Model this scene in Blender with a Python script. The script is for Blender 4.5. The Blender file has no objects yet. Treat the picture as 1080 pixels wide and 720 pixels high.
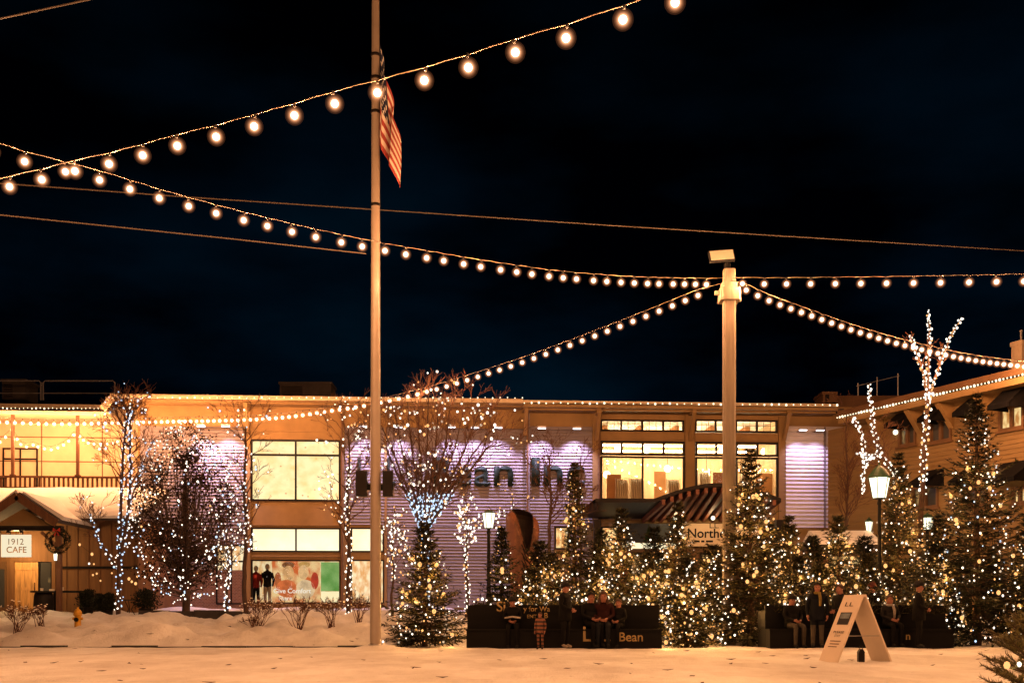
import bpy, math, random
import numpy as np
from mathutils import Vector, Matrix, noise
R = math.radians
PI = math.pi
F, HZ, CZ = 1200.0, 650.0, 0.8          # photo pixels: focal length, horizon row; camera height in metres
C = bpy.context.scene.collection
scene = bpy.context.scene

# ------------------------------------------------------------------ camera, world, render
cam = bpy.data.cameras.new('camera'); camo = bpy.data.objects.new('camera', cam); C.objects.link(camo)
camo.location = (0, 0, CZ); camo.rotation_euler = (R(90), 0, 0)
cam.sensor_width = 36; cam.lens = 40; cam.shift_y = 290 / 1080; cam.clip_end = 2000; cam.clip_start = 0.1
scene.camera = camo
w = bpy.data.worlds.new('World'); scene.world = w; w.use_nodes = True
nt = w.node_tree
sky = nt.nodes.new('ShaderNodeTexSky'); sky.sky_type = 'NISHITA'; sky.sun_disc = False
sky.sun_elevation = R(-6.5); sky.sun_rotation = R(180)
bg = nt.nodes['Background']; bg.inputs['Strength'].default_value = 0.12
tint = nt.nodes.new('ShaderNodeMix'); tint.data_type = 'RGBA'; tint.blend_type = 'MULTIPLY'; tint.inputs['Factor'].default_value = 1; tint.inputs['B'].default_value = (.16, .40, 1.6, 1)
nt.links.new(sky.outputs[0], tint.inputs['A']); 
tcw = nt.nodes.new('ShaderNodeTexCoord'); nzw = nt.nodes.new('ShaderNodeTexNoise'); nzw.inputs['Scale'].default_value = 3.2; nzw.inputs['Detail'].default_value = 5
mpw = nt.nodes.new('ShaderNodeMapping'); mpw.inputs['Scale'].default_value = (1, 1, 2.6); nt.links.new(tcw.outputs['Generated'], mpw.inputs[0]); nt.links.new(mpw.outputs[0], nzw.inputs['Vector'])
rpw = nt.nodes.new('ShaderNodeMapRange'); rpw.inputs[1].default_value = .42; rpw.inputs[2].default_value = .72; nt.links.new(nzw.outputs['Fac'], rpw.inputs[0])
clw = nt.nodes.new('ShaderNodeMix'); clw.data_type = 'RGBA'; clw.inputs['A'].default_value = (0, .001, .006, 1); clw.inputs['B'].default_value = (.004, .055, .12, 1); nt.links.new(rpw.outputs[0], clw.inputs['Factor'])
adw = nt.nodes.new('ShaderNodeMix'); adw.data_type = 'RGBA'; adw.blend_type = 'ADD'; adw.inputs['Factor'].default_value = 1
nt.links.new(tint.outputs['Result'], adw.inputs['A']); sxw = nt.nodes.new('ShaderNodeSeparateXYZ'); nt.links.new(tcw.outputs['Generated'], sxw.inputs[0])
mzw = nt.nodes.new('ShaderNodeMapRange'); mzw.inputs[1].default_value = .10; mzw.inputs[2].default_value = .50; mzw.inputs[3].default_value = 1.15; mzw.inputs[4].default_value = .25; nt.links.new(sxw.outputs[2], mzw.inputs[0])
vmw = nt.nodes.new('ShaderNodeVectorMath'); vmw.operation = 'SCALE'; nt.links.new(clw.outputs['Result'], vmw.inputs[0]); nt.links.new(mzw.outputs[0], vmw.inputs['Scale']); nt.links.new(vmw.outputs[0], adw.inputs['B']); nt.links.new(adw.outputs['Result'], bg.inputs['Color'])
sun = bpy.data.lights.new('moon', 'SUN'); sun.energy = 0.012; sun.angle = R(0.5); sun.color = (0.8, 0.85, 1)
so = bpy.data.objects.new('moon', sun); C.objects.link(so); so.rotation_euler = (R(50), 0, R(30))
scene.render.engine = 'CYCLES'
cy = scene.cycles
cy.use_denoising = True; cy.use_light_tree = True
cy.max_bounces = 5; cy.diffuse_bounces = 2; cy.glossy_bounces = 2; cy.transparent_max_bounces = 40; cy.transmission_bounces = 3
cy.sample_clamp_indirect = 2.0; cy.caustics_reflective = False; cy.caustics_refractive = False
vs = scene.view_settings; vs.view_transform = 'Standard'; vs.look = 'None'; vs.exposure = 0; vs.gamma = 1; vs.use_curve_mapping = False

def P(px, py, D):                        # a pixel of the photograph at distance D, as a point in the world
    return Vector(((px - 540) / F * D, D, CZ + (HZ - py) / F * D))

# ------------------------------------------------------------------ materials
def newmat(name):
    m = bpy.data.materials.new(name); m.use_nodes = True
    return m, m.node_tree, m.node_tree.nodes['Principled BSDF']

def mat(name, col, rough=0.7, var=0.25, scale=3.0, bump=0.0, bscale=40.0, metal=0.0, stretch=(1, 1, 1), spec=0.4, island=False, col2=None):
    m, t, b = newmat(name)
    if max(col) < .03: spec = min(spec, .1)
    b.inputs['Roughness'].default_value = rough; b.inputs['Metallic'].default_value = metal
    b.inputs['Specular IOR Level'].default_value = spec
    tc = t.nodes.new('ShaderNodeTexCoord'); mp = t.nodes.new('ShaderNodeMapping'); mp.inputs['Scale'].default_value = stretch
    t.links.new(tc.outputs['Object'], mp.inputs['Vector'])
    ramp = t.nodes.new('ShaderNodeMix'); ramp.data_type = 'RGBA'
    c2 = col2 or tuple(min(1, c * (1 + var)) for c in col); c1 = tuple(c * (1 - var) for c in col)
    ramp.inputs['A'].default_value = (*c1, 1); ramp.inputs['B'].default_value = (*c2, 1)
    if island:
        g = t.nodes.new('ShaderNodeNewGeometry'); t.links.new(g.outputs['Random Per Island'], ramp.inputs['Factor'])
    else:
        n = t.nodes.new('ShaderNodeTexNoise'); n.inputs['Scale'].default_value = scale; n.inputs['Detail'].default_value = 6; n.inputs['Roughness'].default_value = .6
        t.links.new(mp.outputs[0], n.inputs['Vector'])
        mr = t.nodes.new('ShaderNodeMapRange'); mr.inputs[1].default_value = .3; mr.inputs[2].default_value = .7
        t.links.new(n.outputs['Fac'], mr.inputs[0]); t.links.new(mr.outputs[0], ramp.inputs['Factor'])
    t.links.new(ramp.outputs['Result'], b.inputs['Base Color'])
    if bump:
        n2 = t.nodes.new('ShaderNodeTexNoise'); n2.inputs['Scale'].default_value = bscale; n2.inputs['Detail'].default_value = 5
        t.links.new(mp.outputs[0], n2.inputs['Vector'])
        bp = t.nodes.new('ShaderNodeBump'); bp.inputs['Strength'].default_value = bump; bp.inputs['Distance'].default_value = .02
        t.links.new(n2.outputs['Fac'], bp.inputs['Height']); t.links.new(bp.outputs[0], b.inputs['Normal'])
    return m

def emit(name, col, strength, sampling='NONE', through=False, base=(0.5, 0.5, 0.5)):
    m = bpy.data.materials.new(name); m.use_nodes = True; t = m.node_tree; t.nodes.clear()
    o = t.nodes.new('ShaderNodeOutputMaterial'); e = t.nodes.new('ShaderNodeEmission')
    e.inputs[0].default_value = (*col, 1); e.inputs[1].default_value = strength
    if through:
        tr = t.nodes.new('ShaderNodeBsdfTransparent'); a = t.nodes.new('ShaderNodeAddShader')
        t.links.new(tr.outputs[0], a.inputs[0]); t.links.new(e.outputs[0], a.inputs[1]); t.links.new(a.outputs[0], o.inputs[0])
    else:
        t.links.new(e.outputs[0], o.inputs[0])
    m.cycles.emission_sampling = sampling
    return m

def lit_pane(name, ca, cb, strength, scale=1.5, stretch=(1, 1, 1), sampling='FRONT', detail=5, lo=.35, hi=.65, specks=None):
    """a window lit from within, seen through blinds, displays and frosted glass"""
    m = bpy.data.materials.new(name); m.use_nodes = True; t = m.node_tree; b = t.nodes['Principled BSDF']
    b.inputs['Base Color'].default_value = (.05, .05, .05, 1); b.inputs['Roughness'].default_value = .1
    tc = t.nodes.new('ShaderNodeTexCoord'); mp = t.nodes.new('ShaderNodeMapping'); mp.inputs['Scale'].default_value = stretch
    t.links.new(tc.outputs['Object'], mp.inputs[0])
    n = t.nodes.new('ShaderNodeTexNoise'); n.inputs['Scale'].default_value = scale; n.inputs['Detail'].default_value = detail
    t.links.new(mp.outputs[0], n.inputs['Vector'])
    mr = t.nodes.new('ShaderNodeMapRange'); mr.inputs[1].default_value = lo; mr.inputs[2].default_value = hi
    t.links.new(n.outputs['Fac'], mr.inputs[0])
    mx = t.nodes.new('ShaderNodeMix'); mx.data_type = 'RGBA'
    mx.inputs['A'].default_value = (*ca, 1); mx.inputs['B'].default_value = (*cb, 1)
    t.links.new(mr.outputs[0], mx.inputs['Factor'])
    res = mx.outputs['Result']
    if specks:
        v = t.nodes.new('ShaderNodeTexVoronoi'); v.inputs['Scale'].default_value = specks[0]; t.links.new(mp.outputs[0], v.inputs['Vector'])
        m2 = t.nodes.new('ShaderNodeMapRange'); m2.inputs[1].default_value = .05; m2.inputs[2].default_value = .16
        t.links.new(v.outputs['Distance'], m2.inputs[0])
        mx2 = t.nodes.new('ShaderNodeMix'); mx2.data_type = 'RGBA'; mx2.inputs['A'].default_value = (*specks[1], 1)
        t.links.new(m2.outputs[0], mx2.inputs['Factor']); t.links.new(res, mx2.inputs['B']); res = mx2.outputs['Result']
    t.links.new(res, b.inputs['Emission Color']); b.inputs['Emission Strength'].default_value = strength
    m.cycles.emission_sampling = sampling
    return m

M = dict(
    tan=mat('tan_paint', (.24, .145, .055), .75, .16, 1.2, .12, 30),
    tan_dark=mat('brown_trim', (.12, .06, .025), .7, .2, 2),
    cream=mat('cream_paint', (.58, .44, .28), .75, .1, 1.5, .08, 25),
    siding=mat('mauve_siding_paint', (.205, .175, .190), .6, .14, 1.2, .1, 20, stretch=(.3, 1, 4)),
    metal_siding=mat('white_metal_siding', (.62, .58, .64), .5, .1, 1),
    dark=mat('dark_bronze', (.012, .009, .008), .45, .3, 3),
    black=mat('black_paint', (.012, .012, .012), .5, .3, 3),
    awning=mat('black_awning_canvas', (.005, .0045, .005), .85, .3, 4, .2, 60),
    wood=mat('pine_board', (.50, .27, .10), .55, .45, 2.2, .15, 20, stretch=(6, 6, .5)),
    brownwood=mat('stained_timber', (.10, .04, .016), .65, .35, 3, .2, 25, stretch=(4, 4, .6)),
    rafter=mat('cedar_rafter', (.13, .040, .016), .6, .3, 3),
    postwood=mat('weathered_post', (.18, .145, .105), .7, .22, 3, .2, 20, stretch=(5, 5, .4)),
    snow=mat('snow_on_roof', (.80, .78, .76), .6, .05, 2, .5, 6),
    brick=None,
    pole=mat('painted_pole', (.27, .22, .17), .38, .08, 2, spec=.5),
    steel=mat('galvanised_steel', (.35, .33, .32), .4, .2, 4, metal=.6),
    bark=mat('bark', (.06, .033, .02), .9, .45, 8, .5, 40, stretch=(1, 1, .4)),
    twig=mat('twig_bark', (.085, .036, .018), .9, .35, 6),
    needle=mat('fir_needles', (.026, .024, .008), .6, .75, island=True, spec=.3),
    needle2=mat('dark_needles', (.013, .014, .006), .6, .7, island=True, spec=.3),
    leaf=mat('dark_leaves', (.026, .014, .008), .7, .75, island=True, spec=.3),
    green=mat('green_enamel', (.018, .05, .025), .4, .2, 4),
    planter=mat('dark_stained_bench', (.0045, .004, .0035), .6, .4, 2, .1, 20, stretch=(.5, 3, 4)),
    gold=mat('gold_lettering', (.36, .25, .10), .5, .1, 4),
    white=mat('white_board', (.66, .55, .43), .6, .06, 1.5, .05, 20),
    yellow=mat('yellow_enamel', (.55, .28, .02), .45, .2, 6),
    leafdead=mat('dead_leaf', (.07, .035, .018), .9, .5, island=True),
    cable=mat('cable_sheath', (.10, .075, .055), .6, .1, 4),
    cord=mat('green_cord', (.02, .022, .014), .7, .1, 4),
    boot=mat('tan_leather', (.15, .05, .02), .6, .25, 2.5, .3, 8),
    rubber=mat('dark_rubber', (.02, .012, .009), .5, .3, 3),
    stone=mat('dark_granite', (.035, .03, .028), .85, .4, 3, .3, 15),
    lettergreen=mat('dark_green_letters', (.012, .02, .015), .5, .2, 3),
    skin=mat('skin', (.28, .12, .08), .55, .06, 8),
    eye=mat('eye_dark', (.02, .015, .012), .3, .1, 8),
    roofing=mat('dark_roofing', (.05, .04, .035), .9, .3, 2),
    chim=mat('pale_chimney', (.40, .30, .2), .8, .2, 3),
)
# bulbs and lit things
E = dict(
    globe=emit('amber_halo_shell', (1.0, .34, .13), .022, through=True),  # faint outer halo round a string bulb, glow modelled as a shell
    mid=emit('inner_halo_glow', (1.0, .45, .21), .42, through=True),  # halo glow nearer the bulb core
    core=emit('bulb_filament', (1.0, .86, .62), 3.0, through=True),
    white=emit('warm_white_fairy_bulb', (1.0, .86, .70), 2.6),
    cool=emit('cool_white_fairy_bulb', (.58, .76, 1.0), 1.45),
    gold=emit('gold_fairy_bulb', (1.0, .47, .16), 1.5),
    dim=emit('dim_fairy_bulb', (1.0, .80, .58), .75), dimgold=emit('dim_gold_fairy_bulb', (1.0, .50, .13), .7),
    eave=emit('eave_bulb', (1.0, .82, .55), 2.6),
    lamp=emit('street_lamp_glass', (1.0, .95, .68), 2.2),
    fix=emit('wall_washer_lens', (.95, .90, 1.0), 4.0),
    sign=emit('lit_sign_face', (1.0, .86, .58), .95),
)
def brick_mat():
    m, t, b = newmat('red_brick'); b.inputs['Roughness'].default_value = .85
    tc = t.nodes.new('ShaderNodeTexCoord'); mp = t.nodes.new('ShaderNodeMapping'); mp.inputs['Rotation'].default_value = (R(90), 0, 0)
    br = t.nodes.new('ShaderNodeTexBrick'); br.inputs['Scale'].default_value = 4.0
    br.inputs['Color1'].default_value = (.20, .09, .055, 1); br.inputs['Color2'].default_value = (.13, .06, .04, 1); br.inputs['Mortar'].default_value = (.25, .2, .17, 1)
    br.inputs['Mortar Size'].default_value = .02
    t.links.new(tc.outputs['Object'], mp.inputs[0]); t.links.new(mp.outputs[0], br.inputs['Vector']); t.links.new(br.outputs['Color'], b.inputs['Base Color'])
    return m
M['brick'] = brick_mat()

# ------------------------------------------------------------------ mesh helpers
class MB:
    def __init__(s): s.v = []; s.f = []; s.mi = []; s.cur = 0
    def face(s, pts):
        i = len(s.v); s.v += [tuple(p) for p in pts]; s.f.append(tuple(range(i, i + len(pts)))); s.mi.append(s.cur)
    def box(s, a, b):
        x0, x1 = sorted((a[0], b[0])); y0, y1 = sorted((a[1], b[1])); z0, z1 = sorted((a[2], b[2]))
        i = len(s.v)
        s.v += [(x0, y0, z0), (x1, y0, z0), (x1, y1, z0), (x0, y1, z0), (x0, y0, z1), (x1, y0, z1), (x1, y1, z1), (x0, y1, z1)]
        for q in ((0, 3, 2, 1), (4, 5, 6, 7), (0, 1, 5, 4), (1, 2, 6, 5), (2, 3, 7, 6), (3, 0, 4, 7)):
            s.f.append(tuple(i + k for k in q)); s.mi.append(s.cur)
        return s
    def prism(s, loop, ext):              # a closed loop of points pushed along ext
        n = len(loop); i = len(s.v); e = Vector(ext)
        s.v += [tuple(p) for p in loop] + [tuple(Vector(p) + e) for p in loop]
        s.f.append(tuple(i + k for k in range(n))); s.mi.append(s.cur)
        s.f.append(tuple(i + n + k for k in reversed(range(n)))); s.mi.append(s.cur)
        for k in range(n):
            s.f.append((i + k, i + n + k, i + n + (k + 1) % n, i + (k + 1) % n)); s.mi.append(s.cur)
        return s
    def beam(s, a, b, wx, wz, up=(0, 0, 1)):
        a = Vector(a); b = Vector(b); d = (b - a).normalized(); u = Vector(up)
        if abs(d.dot(u)) > .98: u = Vector((0, 1, 0))
        r = d.cross(u).normalized(); u = r.cross(d)
        return s.prism([a + r * wx / 2 + u * wz / 2, a - r * wx / 2 + u * wz / 2, a - r * wx / 2 - u * wz / 2, a + r * wx / 2 - u * wz / 2], b - a)
    def tube(s, pts, rad, n=6, cap=True):
        pts = [Vector(p) for p in pts]
        if not hasattr(rad, '__len__'): rad = [rad] * len(pts)
        i0 = len(s.v); ref = None
        for k, p in enumerate(pts):
            d = (pts[min(k + 1, len(pts) - 1)] - pts[max(k - 1, 0)])
            d = d.normalized() if d.length > 1e-9 else Vector((0, 0, 1))
            if ref is None: ref = Vector((1, 0, 0)) if abs(d.x) < .8 else Vector((0, 1, 0))
            a = (ref - d * ref.dot(d)); a = a.normalized() if a.length > 1e-6 else d.orthogonal().normalized()
            ref = a; b = d.cross(a)
            for j in range(n):
                t = 2 * PI * j / n; s.v.append(tuple(p + (a * math.cos(t) + b * math.sin(t)) * rad[k]))
        for k in range(len(pts) - 1):
            for j in range(n):
                q = i0 + k * n; s.f.append((q + j, q + (j + 1) % n, q + n + (j + 1) % n, q + n + j)); s.mi.append(s.cur)
        if cap:
            s.f.append(tuple(i0 + j for j in reversed(range(n)))); s.mi.append(s.cur)
            e = i0 + (len(pts) - 1) * n; s.f.append(tuple(e + j for j in range(n))); s.mi.append(s.cur)
        return s
    def lathe(s, prof, n=12, c=(0, 0, 0)):
        return s.tube([(c[0], c[1], c[2] + z + 1e-5 * k) for k, (r, z) in enumerate(prof)], [max(r, 1e-4) for r, z in prof], n) if False else s._lathe(prof, n, c)
    def _lathe(s, prof, n, c):
        i0 = len(s.v)
        for r, z in prof:
            for j in range(n):
                t = 2 * PI * j / n; s.v.append((c[0] + r * math.cos(t), c[1] + r * math.sin(t), c[2] + z))
        for k in range(len(prof) - 1):
            for j in range(n):
                q = i0 + k * n; s.f.append((q + j, q + (j + 1) % n, q + n + (j + 1) % n, q + n + j)); s.mi.append(s.cur)
        s.f.append(tuple(i0 + j for j in reversed(range(n)))); s.mi.append(s.cur)
        e = i0 + (len(prof) - 1) * n; s.f.append(tuple(e + j for j in range(n))); s.mi.append(s.cur)
        return s
    def sphere(s, c, r, n=10, m=6, sc=(1, 1, 1)):
        prof = [(r * math.sin(PI * k / m) * 1 + 1e-4, -r * math.cos(PI * k / m)) for k in range(m + 1)]
        i0 = len(s.v); s._lathe(prof, n, (0, 0, 0))
        for i in range(i0, len(s.v)):
            x, y, z = s.v[i]; s.v[i] = (c[0] + x * sc[0], c[1] + y * sc[1], c[2] + z * sc[2])
        return s
    def mesh(s, name, mats, smooth=False):
        me = bpy.data.meshes.new(name); me.from_pydata(s.v, [], s.f); me.update()
        for m in (mats if isinstance(mats, (list, tuple)) else [mats]): me.materials.append(m)
        if any(s.mi): me.polygons.foreach_set('material_index', s.mi)
        if smooth: me.polygons.foreach_set('use_smooth', [True] * len(s.f))
        return me
    def build(s, name, mats, parent=None, smooth=False, loc=None):
        o = bpy.data.objects.new(name, s.mesh(name, mats, smooth)); C.objects.link(o)
        if parent: o.parent = parent
        if loc is not None: o.location = loc
        return o
def tag(o, label=None, cat=None, group=None, kind=None):
    if label: o['label'] = label
    if cat: o['category'] = cat
    if group: o['group'] = group
    if kind: o['kind'] = kind
    return o
def thing(name, label, cat, loc=(0, 0, 0), rz=0, group=None):
    o = bpy.data.objects.new(name, None); C.objects.link(o); o.location = loc; o.rotation_euler = (0, 0, rz); o.empty_display_size = .1
    return tag(o, label, cat, group)
def text_mesh(s, size, ext=.004, bold=0.0):
    cu = bpy.data.curves.new('lettering', 'FONT'); cu.body = s; cu.size = size; cu.extrude = ext; cu.align_x = 'LEFT'; cu.offset = bold
    o = bpy.data.objects.new('lettering', cu); C.objects.link(o)
    dg = bpy.context.evaluated_depsgraph_get(); me = bpy.data.meshes.new_from_object(o.evaluated_get(dg))
    bpy.data.objects.remove(o); bpy.data.curves.remove(cu)
    return me
def text(s, x0, x1, z, y, m, parent, bold=0.0, height=None, ext=.004):
    """lettering on a wall facing -Y: fits between x0 and x1, standing on z"""
    me = text_mesh(s, 1.0, 0.0, bold)
    co = np.zeros(len(me.vertices) * 3); me.vertices.foreach_get('co', co); co = co.reshape(-1, 3)
    mn, mx = co.min(0), co.max(0); sx = (x1 - x0) / (mx[0] - mn[0])
    sz = sx if height is None else height / (mx[1] - min(0, mn[1]))
    out = np.stack([x0 + (co[:, 0] - mn[0]) * sx, np.full(len(co), y), z + co[:, 1] * sz], 1)
    me.vertices.foreach_set('co', out.reshape(-1)); me.update(); me.materials.clear(); me.materials.append(m)
    o = bpy.data.objects.new('lettering', me); C.objects.link(o); o.parent = parent
    md = o.modifiers.new('s', 'SOLIDIFY'); md.thickness = max(ext, .002); md.offset = 0
    return o

# ------------------------------------------------------------------ ground
def ramp(t): t = max(0, min(1, t)); return t * t * (3 - 2 * t)
def ground_z(x, y):
    z = 0.0
    y0 = 29.8 if x < -3.0 else (29.8 + 2.2 * ramp((x + 3.0) / 1.0))
    if y > y0:
        n = noise.fractal(Vector((x * .55, y * .55, 3.1)), .9, 2.0, 4)
        n2 = noise.noise(Vector((x * 2.3, y * 2.3, 7.7)))
        k = ramp((y - y0) / 1.3)
        z = k * (.30 + .05 * min(y - y0, 17)) + k * (.30 * n + .15 * n2) * (1.0 if y < 42 else .3)
        if x < -3:                          # shovelled banks along the kerb
            z += .32 * math.exp(-((x + 16.2 + 1.9) ** 2) / 3.2 - ((y - 36.4) ** 2) / 1.6)
            z += .34 * math.exp(-((x + 11.3) ** 2) / .5 - ((y - 35.6) ** 2) / .8)
            z += .15 * math.exp(-((x + 7.5) ** 2) / 9 - ((y - 38) ** 2) / 3)
    else:
        z = .13 * math.exp(-((x + 3.38) ** 2 + (y - 28.3) ** 2) / .22) + .030 * noise.fractal(Vector((x * 1.1, y * 1.1, 0)), .75, 2, 4) + .012 * noise.noise(Vector((x * .25, y * .25, 5)))
    return z
def axis(lo, hi, fine0, fine1, step, grow=1.35):
    a = list(np.arange(fine0, fine1 + 1e-6, step)); s = step; x = fine0
    while x > lo: s *= grow; x -= s; a.insert(0, x)
    s = step; x = a[-1]
    while x < hi: s *= grow; x += s; a.append(x)
    return a
def build_ground():
    xs = axis(-900, 900, -20, 20, .16); ys = axis(-300, 1100, 8, 48, .14)
    V = []; nx = len(xs)
    for y in ys:
        for x in xs: V.append((x, y, ground_z(x, y) if 5 < y < 60 and abs(x) < 60 else (0.0 if y < 30 else 1.15)))
    Fc = [(j * nx + i, j * nx + i + 1, (j + 1) * nx + i + 1, (j + 1) * nx + i) for j in range(len(ys) - 1) for i in range(nx - 1)]
    me = bpy.data.meshes.new('snow_ground'); me.from_pydata(V, [], Fc); me.update(); me.polygons.foreach_set('use_smooth', [True] * len(Fc))
    m, t, b = newmat('trampled_snow'); b.inputs['Roughness'].default_value = .55
    tc = t.nodes.new('ShaderNodeTexCoord')
    def nz(scale, detail, st=(1, 1, 1)):
        mp = t.nodes.new('ShaderNodeMapping'); mp.inputs['Scale'].default_value = st; t.links.new(tc.outputs['Object'], mp.inputs[0])
        n = t.nodes.new('ShaderNodeTexNoise'); n.inputs['Scale'].default_value = scale; n.inputs['Detail'].default_value = detail; n.inputs['Roughness'].default_value = .65
        t.links.new(mp.outputs[0], n.inputs['Vector']); return n
    n1 = nz(.55, 9, (1, .4, 1)); n2 = nz(7, 8); n3 = nz(28, 4)
    cr = t.nodes.new('ShaderNodeValToRGB'); e = cr.color_ramp.elements
    e[0].position = .30; e[0].color = (.50, .45, .41, 1); e[1].position = .62; e[1].color = (.86, .84, .82, 1)
    t.links.new(n1.outputs[0], cr.inputs[0])
    cr2 = t.nodes.new('ShaderNodeValToRGB'); e = cr2.color_ramp.elements    # grit trodden into the snow
    e[0].position = .27; e[0].color = (.30, .23, .18, 1); e[1].position = .37; e[1].color = (1, 1, 1, 1)
    t.links.new(n2.outputs[0], cr2.inputs[0])
    mx = t.nodes.new('ShaderNodeMix'); mx.data_type = 'RGBA'; mx.blend_type = 'MULTIPLY'; mx.inputs['Factor'].default_value = .8
    t.links.new(cr.outputs[0], mx.inputs['A']); t.links.new(cr2.outputs[0], mx.inputs['B']); t.links.new(mx.outputs['Result'], b.inputs['Base Color'])
    ad = t.nodes.new('ShaderNodeMath'); ad.operation = 'ADD'; t.links.new(n2.outputs[0], ad.inputs[0]); t.links.new(n3.outputs[0], ad.inputs[1])
    bp = t.nodes.new('ShaderNodeBump'); bp.inputs['Strength'].default_value = .8; bp.inputs['Distance'].default_value = .05
    t.links.new(ad.outputs[0], bp.inputs['Height']); t.links.new(bp.outputs[0], b.inputs['Normal'])
    me.materials.append(m)
    o = bpy.data.objects.new('snow_ground', me); C.objects.link(o); tag(o, kind='structure')
build_ground()

kb = MB(); xk = -60.0
while xk < -3.9:
    kb.box((xk, 29.62 + .03 * math.sin(xk * 1.7), -.05), (xk + 1.17, 29.80, .035 + .02 * math.sin(xk * 2.3))); xk += 1.18
tag(kb.build('kerb', M['stone']), kind='structure')
rng = random.Random(5)
lv = MB()
for k in range(85):
    y = rng.uniform(13.2, 29.3) if k % 4 else rng.uniform(29.7, 30.6)
    x = rng.uniform(-.47, .47) * y
    if y > 29.6 and x > -3.5: continue
    z = ground_z(x, y) + .012; a = rng.uniform(0, PI); L = rng.uniform(.03, .10); W = L * rng.uniform(.4, .7); c, s_ = math.cos(a), math.sin(a)
    pts = [(x + c * L, y + s_ * L, z + .03 * rng.random()), (x - s_ * W * .6, y + c * W * .6, z + .01), (x - c * L, y - s_ * L, z + .02 * rng.random()), (x + s_ * W * .6, y - c * W * .6, z)]
    lv.prism([Vector(p) for p in pts], (0, 0, .004))
tag(lv.build('fallen_leaves', M['leafdead']), 'dead brown leaves and bits scattered over the trampled snow', 'leaves', kind='stuff')

# ------------------------------------------------------------------ facades
class Facade:
    def __init__(s, A, B):
        s.A = Vector((A[0], A[1], 0)); s.d = Vector((B[0] - A[0], B[1] - A[1], 0)).normalized(); s.n = Vector((s.d.y, -s.d.x, 0)); s.rz = math.atan2(s.d.y, s.d.x)
    def at(s, px, py, off=0.0):           # local (u, z) where the pixel's ray meets the plane `off` metres in front of the wall
        r = Vector(((px - 540) / F, 1, 0)); O = s.A + s.n * off
        t = O.dot(s.n) / r.dot(s.n); q = r * t - O
        return q.dot(s.d), CZ + (HZ - py) / F * t
    def root(s, name, label, cat): return thing(name, label, cat, s.A, s.rz)
    def world(s, u, off, z): q = s.A + s.d * u + s.n * off; return Vector((q.x, q.y, z))
    def rect(s, mb, x0, y0, x1, y1, off, depth):   # slab: front face at `off`, going back by depth
        u0, z1 = s.at(x0, y0, off); u1, z0 = s.at(x1, y1, off)
        u0b, z1b = u0, z1
        mb.box((u0, -off, z0), (u1, -off + depth, z1)); return mb
FA = Facade((-14.13, 47.1), (13.88, 49.0))
FR = Facade((13.0, 47.5), (17.0, 38.9))

def holed_wall(mb, u0, u1, z0, z1, y, thick, holes):
    us = sorted({u0, u1, *[min(max(h[i], u0), u1) for h in holes for i in (0, 2)]}); zs = sorted({z0, z1, *[min(max(h[i], z0), z1) for h in holes for i in (1, 3)]})
    for a, b in zip(us, us[1:]):
        run = None
        for c, d in zip(zs, zs[1:]):
            cu, cz = (a + b) / 2, (c + d) / 2
            solid = not any(h[0] < cu < h[2] and h[1] < cz < h[3] for h in holes)
            if solid: mb.face([(a, y, c), (b, y, c), (b, y, d), (a, y, d)])
    for h in holes:
        a, c, b, d = h
        mb.face([(a, y, c), (a, y, d), (a, y + thick, d), (a, y + thick, c)]); mb.face([(b, y, c), (b, y + thick, c), (b, y + thick, d), (b, y, d)])
        mb.face([(a, y, c), (a, y + thick, c), (b, y + thick, c), (b, y, c)]); mb.face([(a, y, d), (b, y, d), (b, y + thick, d), (a, y + thick, d)])
def clapboard(mb, u0, u1, z0, z1, y, h=.135, rnd=random.Random(3)):
    z = z0
    while z < z1 - 1e-4:
        zt = min(z + h, z1); j = rnd.uniform(-.003, .003)
        mb.face([(u0, y - .06 + j, z), (u1, y - .06 + j, z), (u1, y - .006, zt), (u0, y - .006, zt)])
        mb.face([(u0, y, z), (u1, y, z), (u1, y - .06 + j, z), (u0, y - .06 + j, z)])
        z = zt
def window(fac, parent, x0, y0, x1, y1, off, pane_mat, cols=1, rows=(), fw=.07, name='window', frame_mat=None, pane_in=.08):
    """frame with mullions and one pane object"""
    u0, z1 = fac.at(x0, y0, off); u1, z0 = fac.at(x1, y1, off)
    y = -off
    f = MB()
    f.box((u0, y - .05, z0), (u0 + fw, y + .1, z1)); f.box((u1 - fw, y - .05, z0), (u1, y + .1, z1))
    f.box((u0 + fw, y - .05, z0), (u1 - fw, y + .1, z0 + fw)); f.box((u0 + fw, y - .05, z1 - fw), (u1 - fw, y + .1, z1))
    cz = [z0 + fw] + [z1 - (z1 - z0) * r for r in rows][::-1] + [z1 - fw]
    for r in rows: zz = z1 - (z1 - z0) * r; f.box((u0 + fw, y - .04, zz - fw * .55), (u1 - fw, y + .09, zz + fw * .55))
    for k in range(1, cols):
        uu = u0 + (u1 - u0) * k / cols
        for a, b in zip(cz, cz[1:]):
            a2 = a + (fw * .55 if a != cz[0] else 0); b2 = b - (fw * .55 if b != cz[-1] else 0)
            f.box((uu - fw * .5, y - .035, a2), (uu + fw * .5, y + .085, b2))
    w_ = f.build(name, frame_mat or M['dark'], parent)
    p = MB(); p.box((u0 + fw * .6, y + pane_in, z0 + fw * .6), (u1 - fw * .6, y + pane_in + .012, z1 - fw * .6)); p.build('pane', pane_mat, w_)
    return w_

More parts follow.
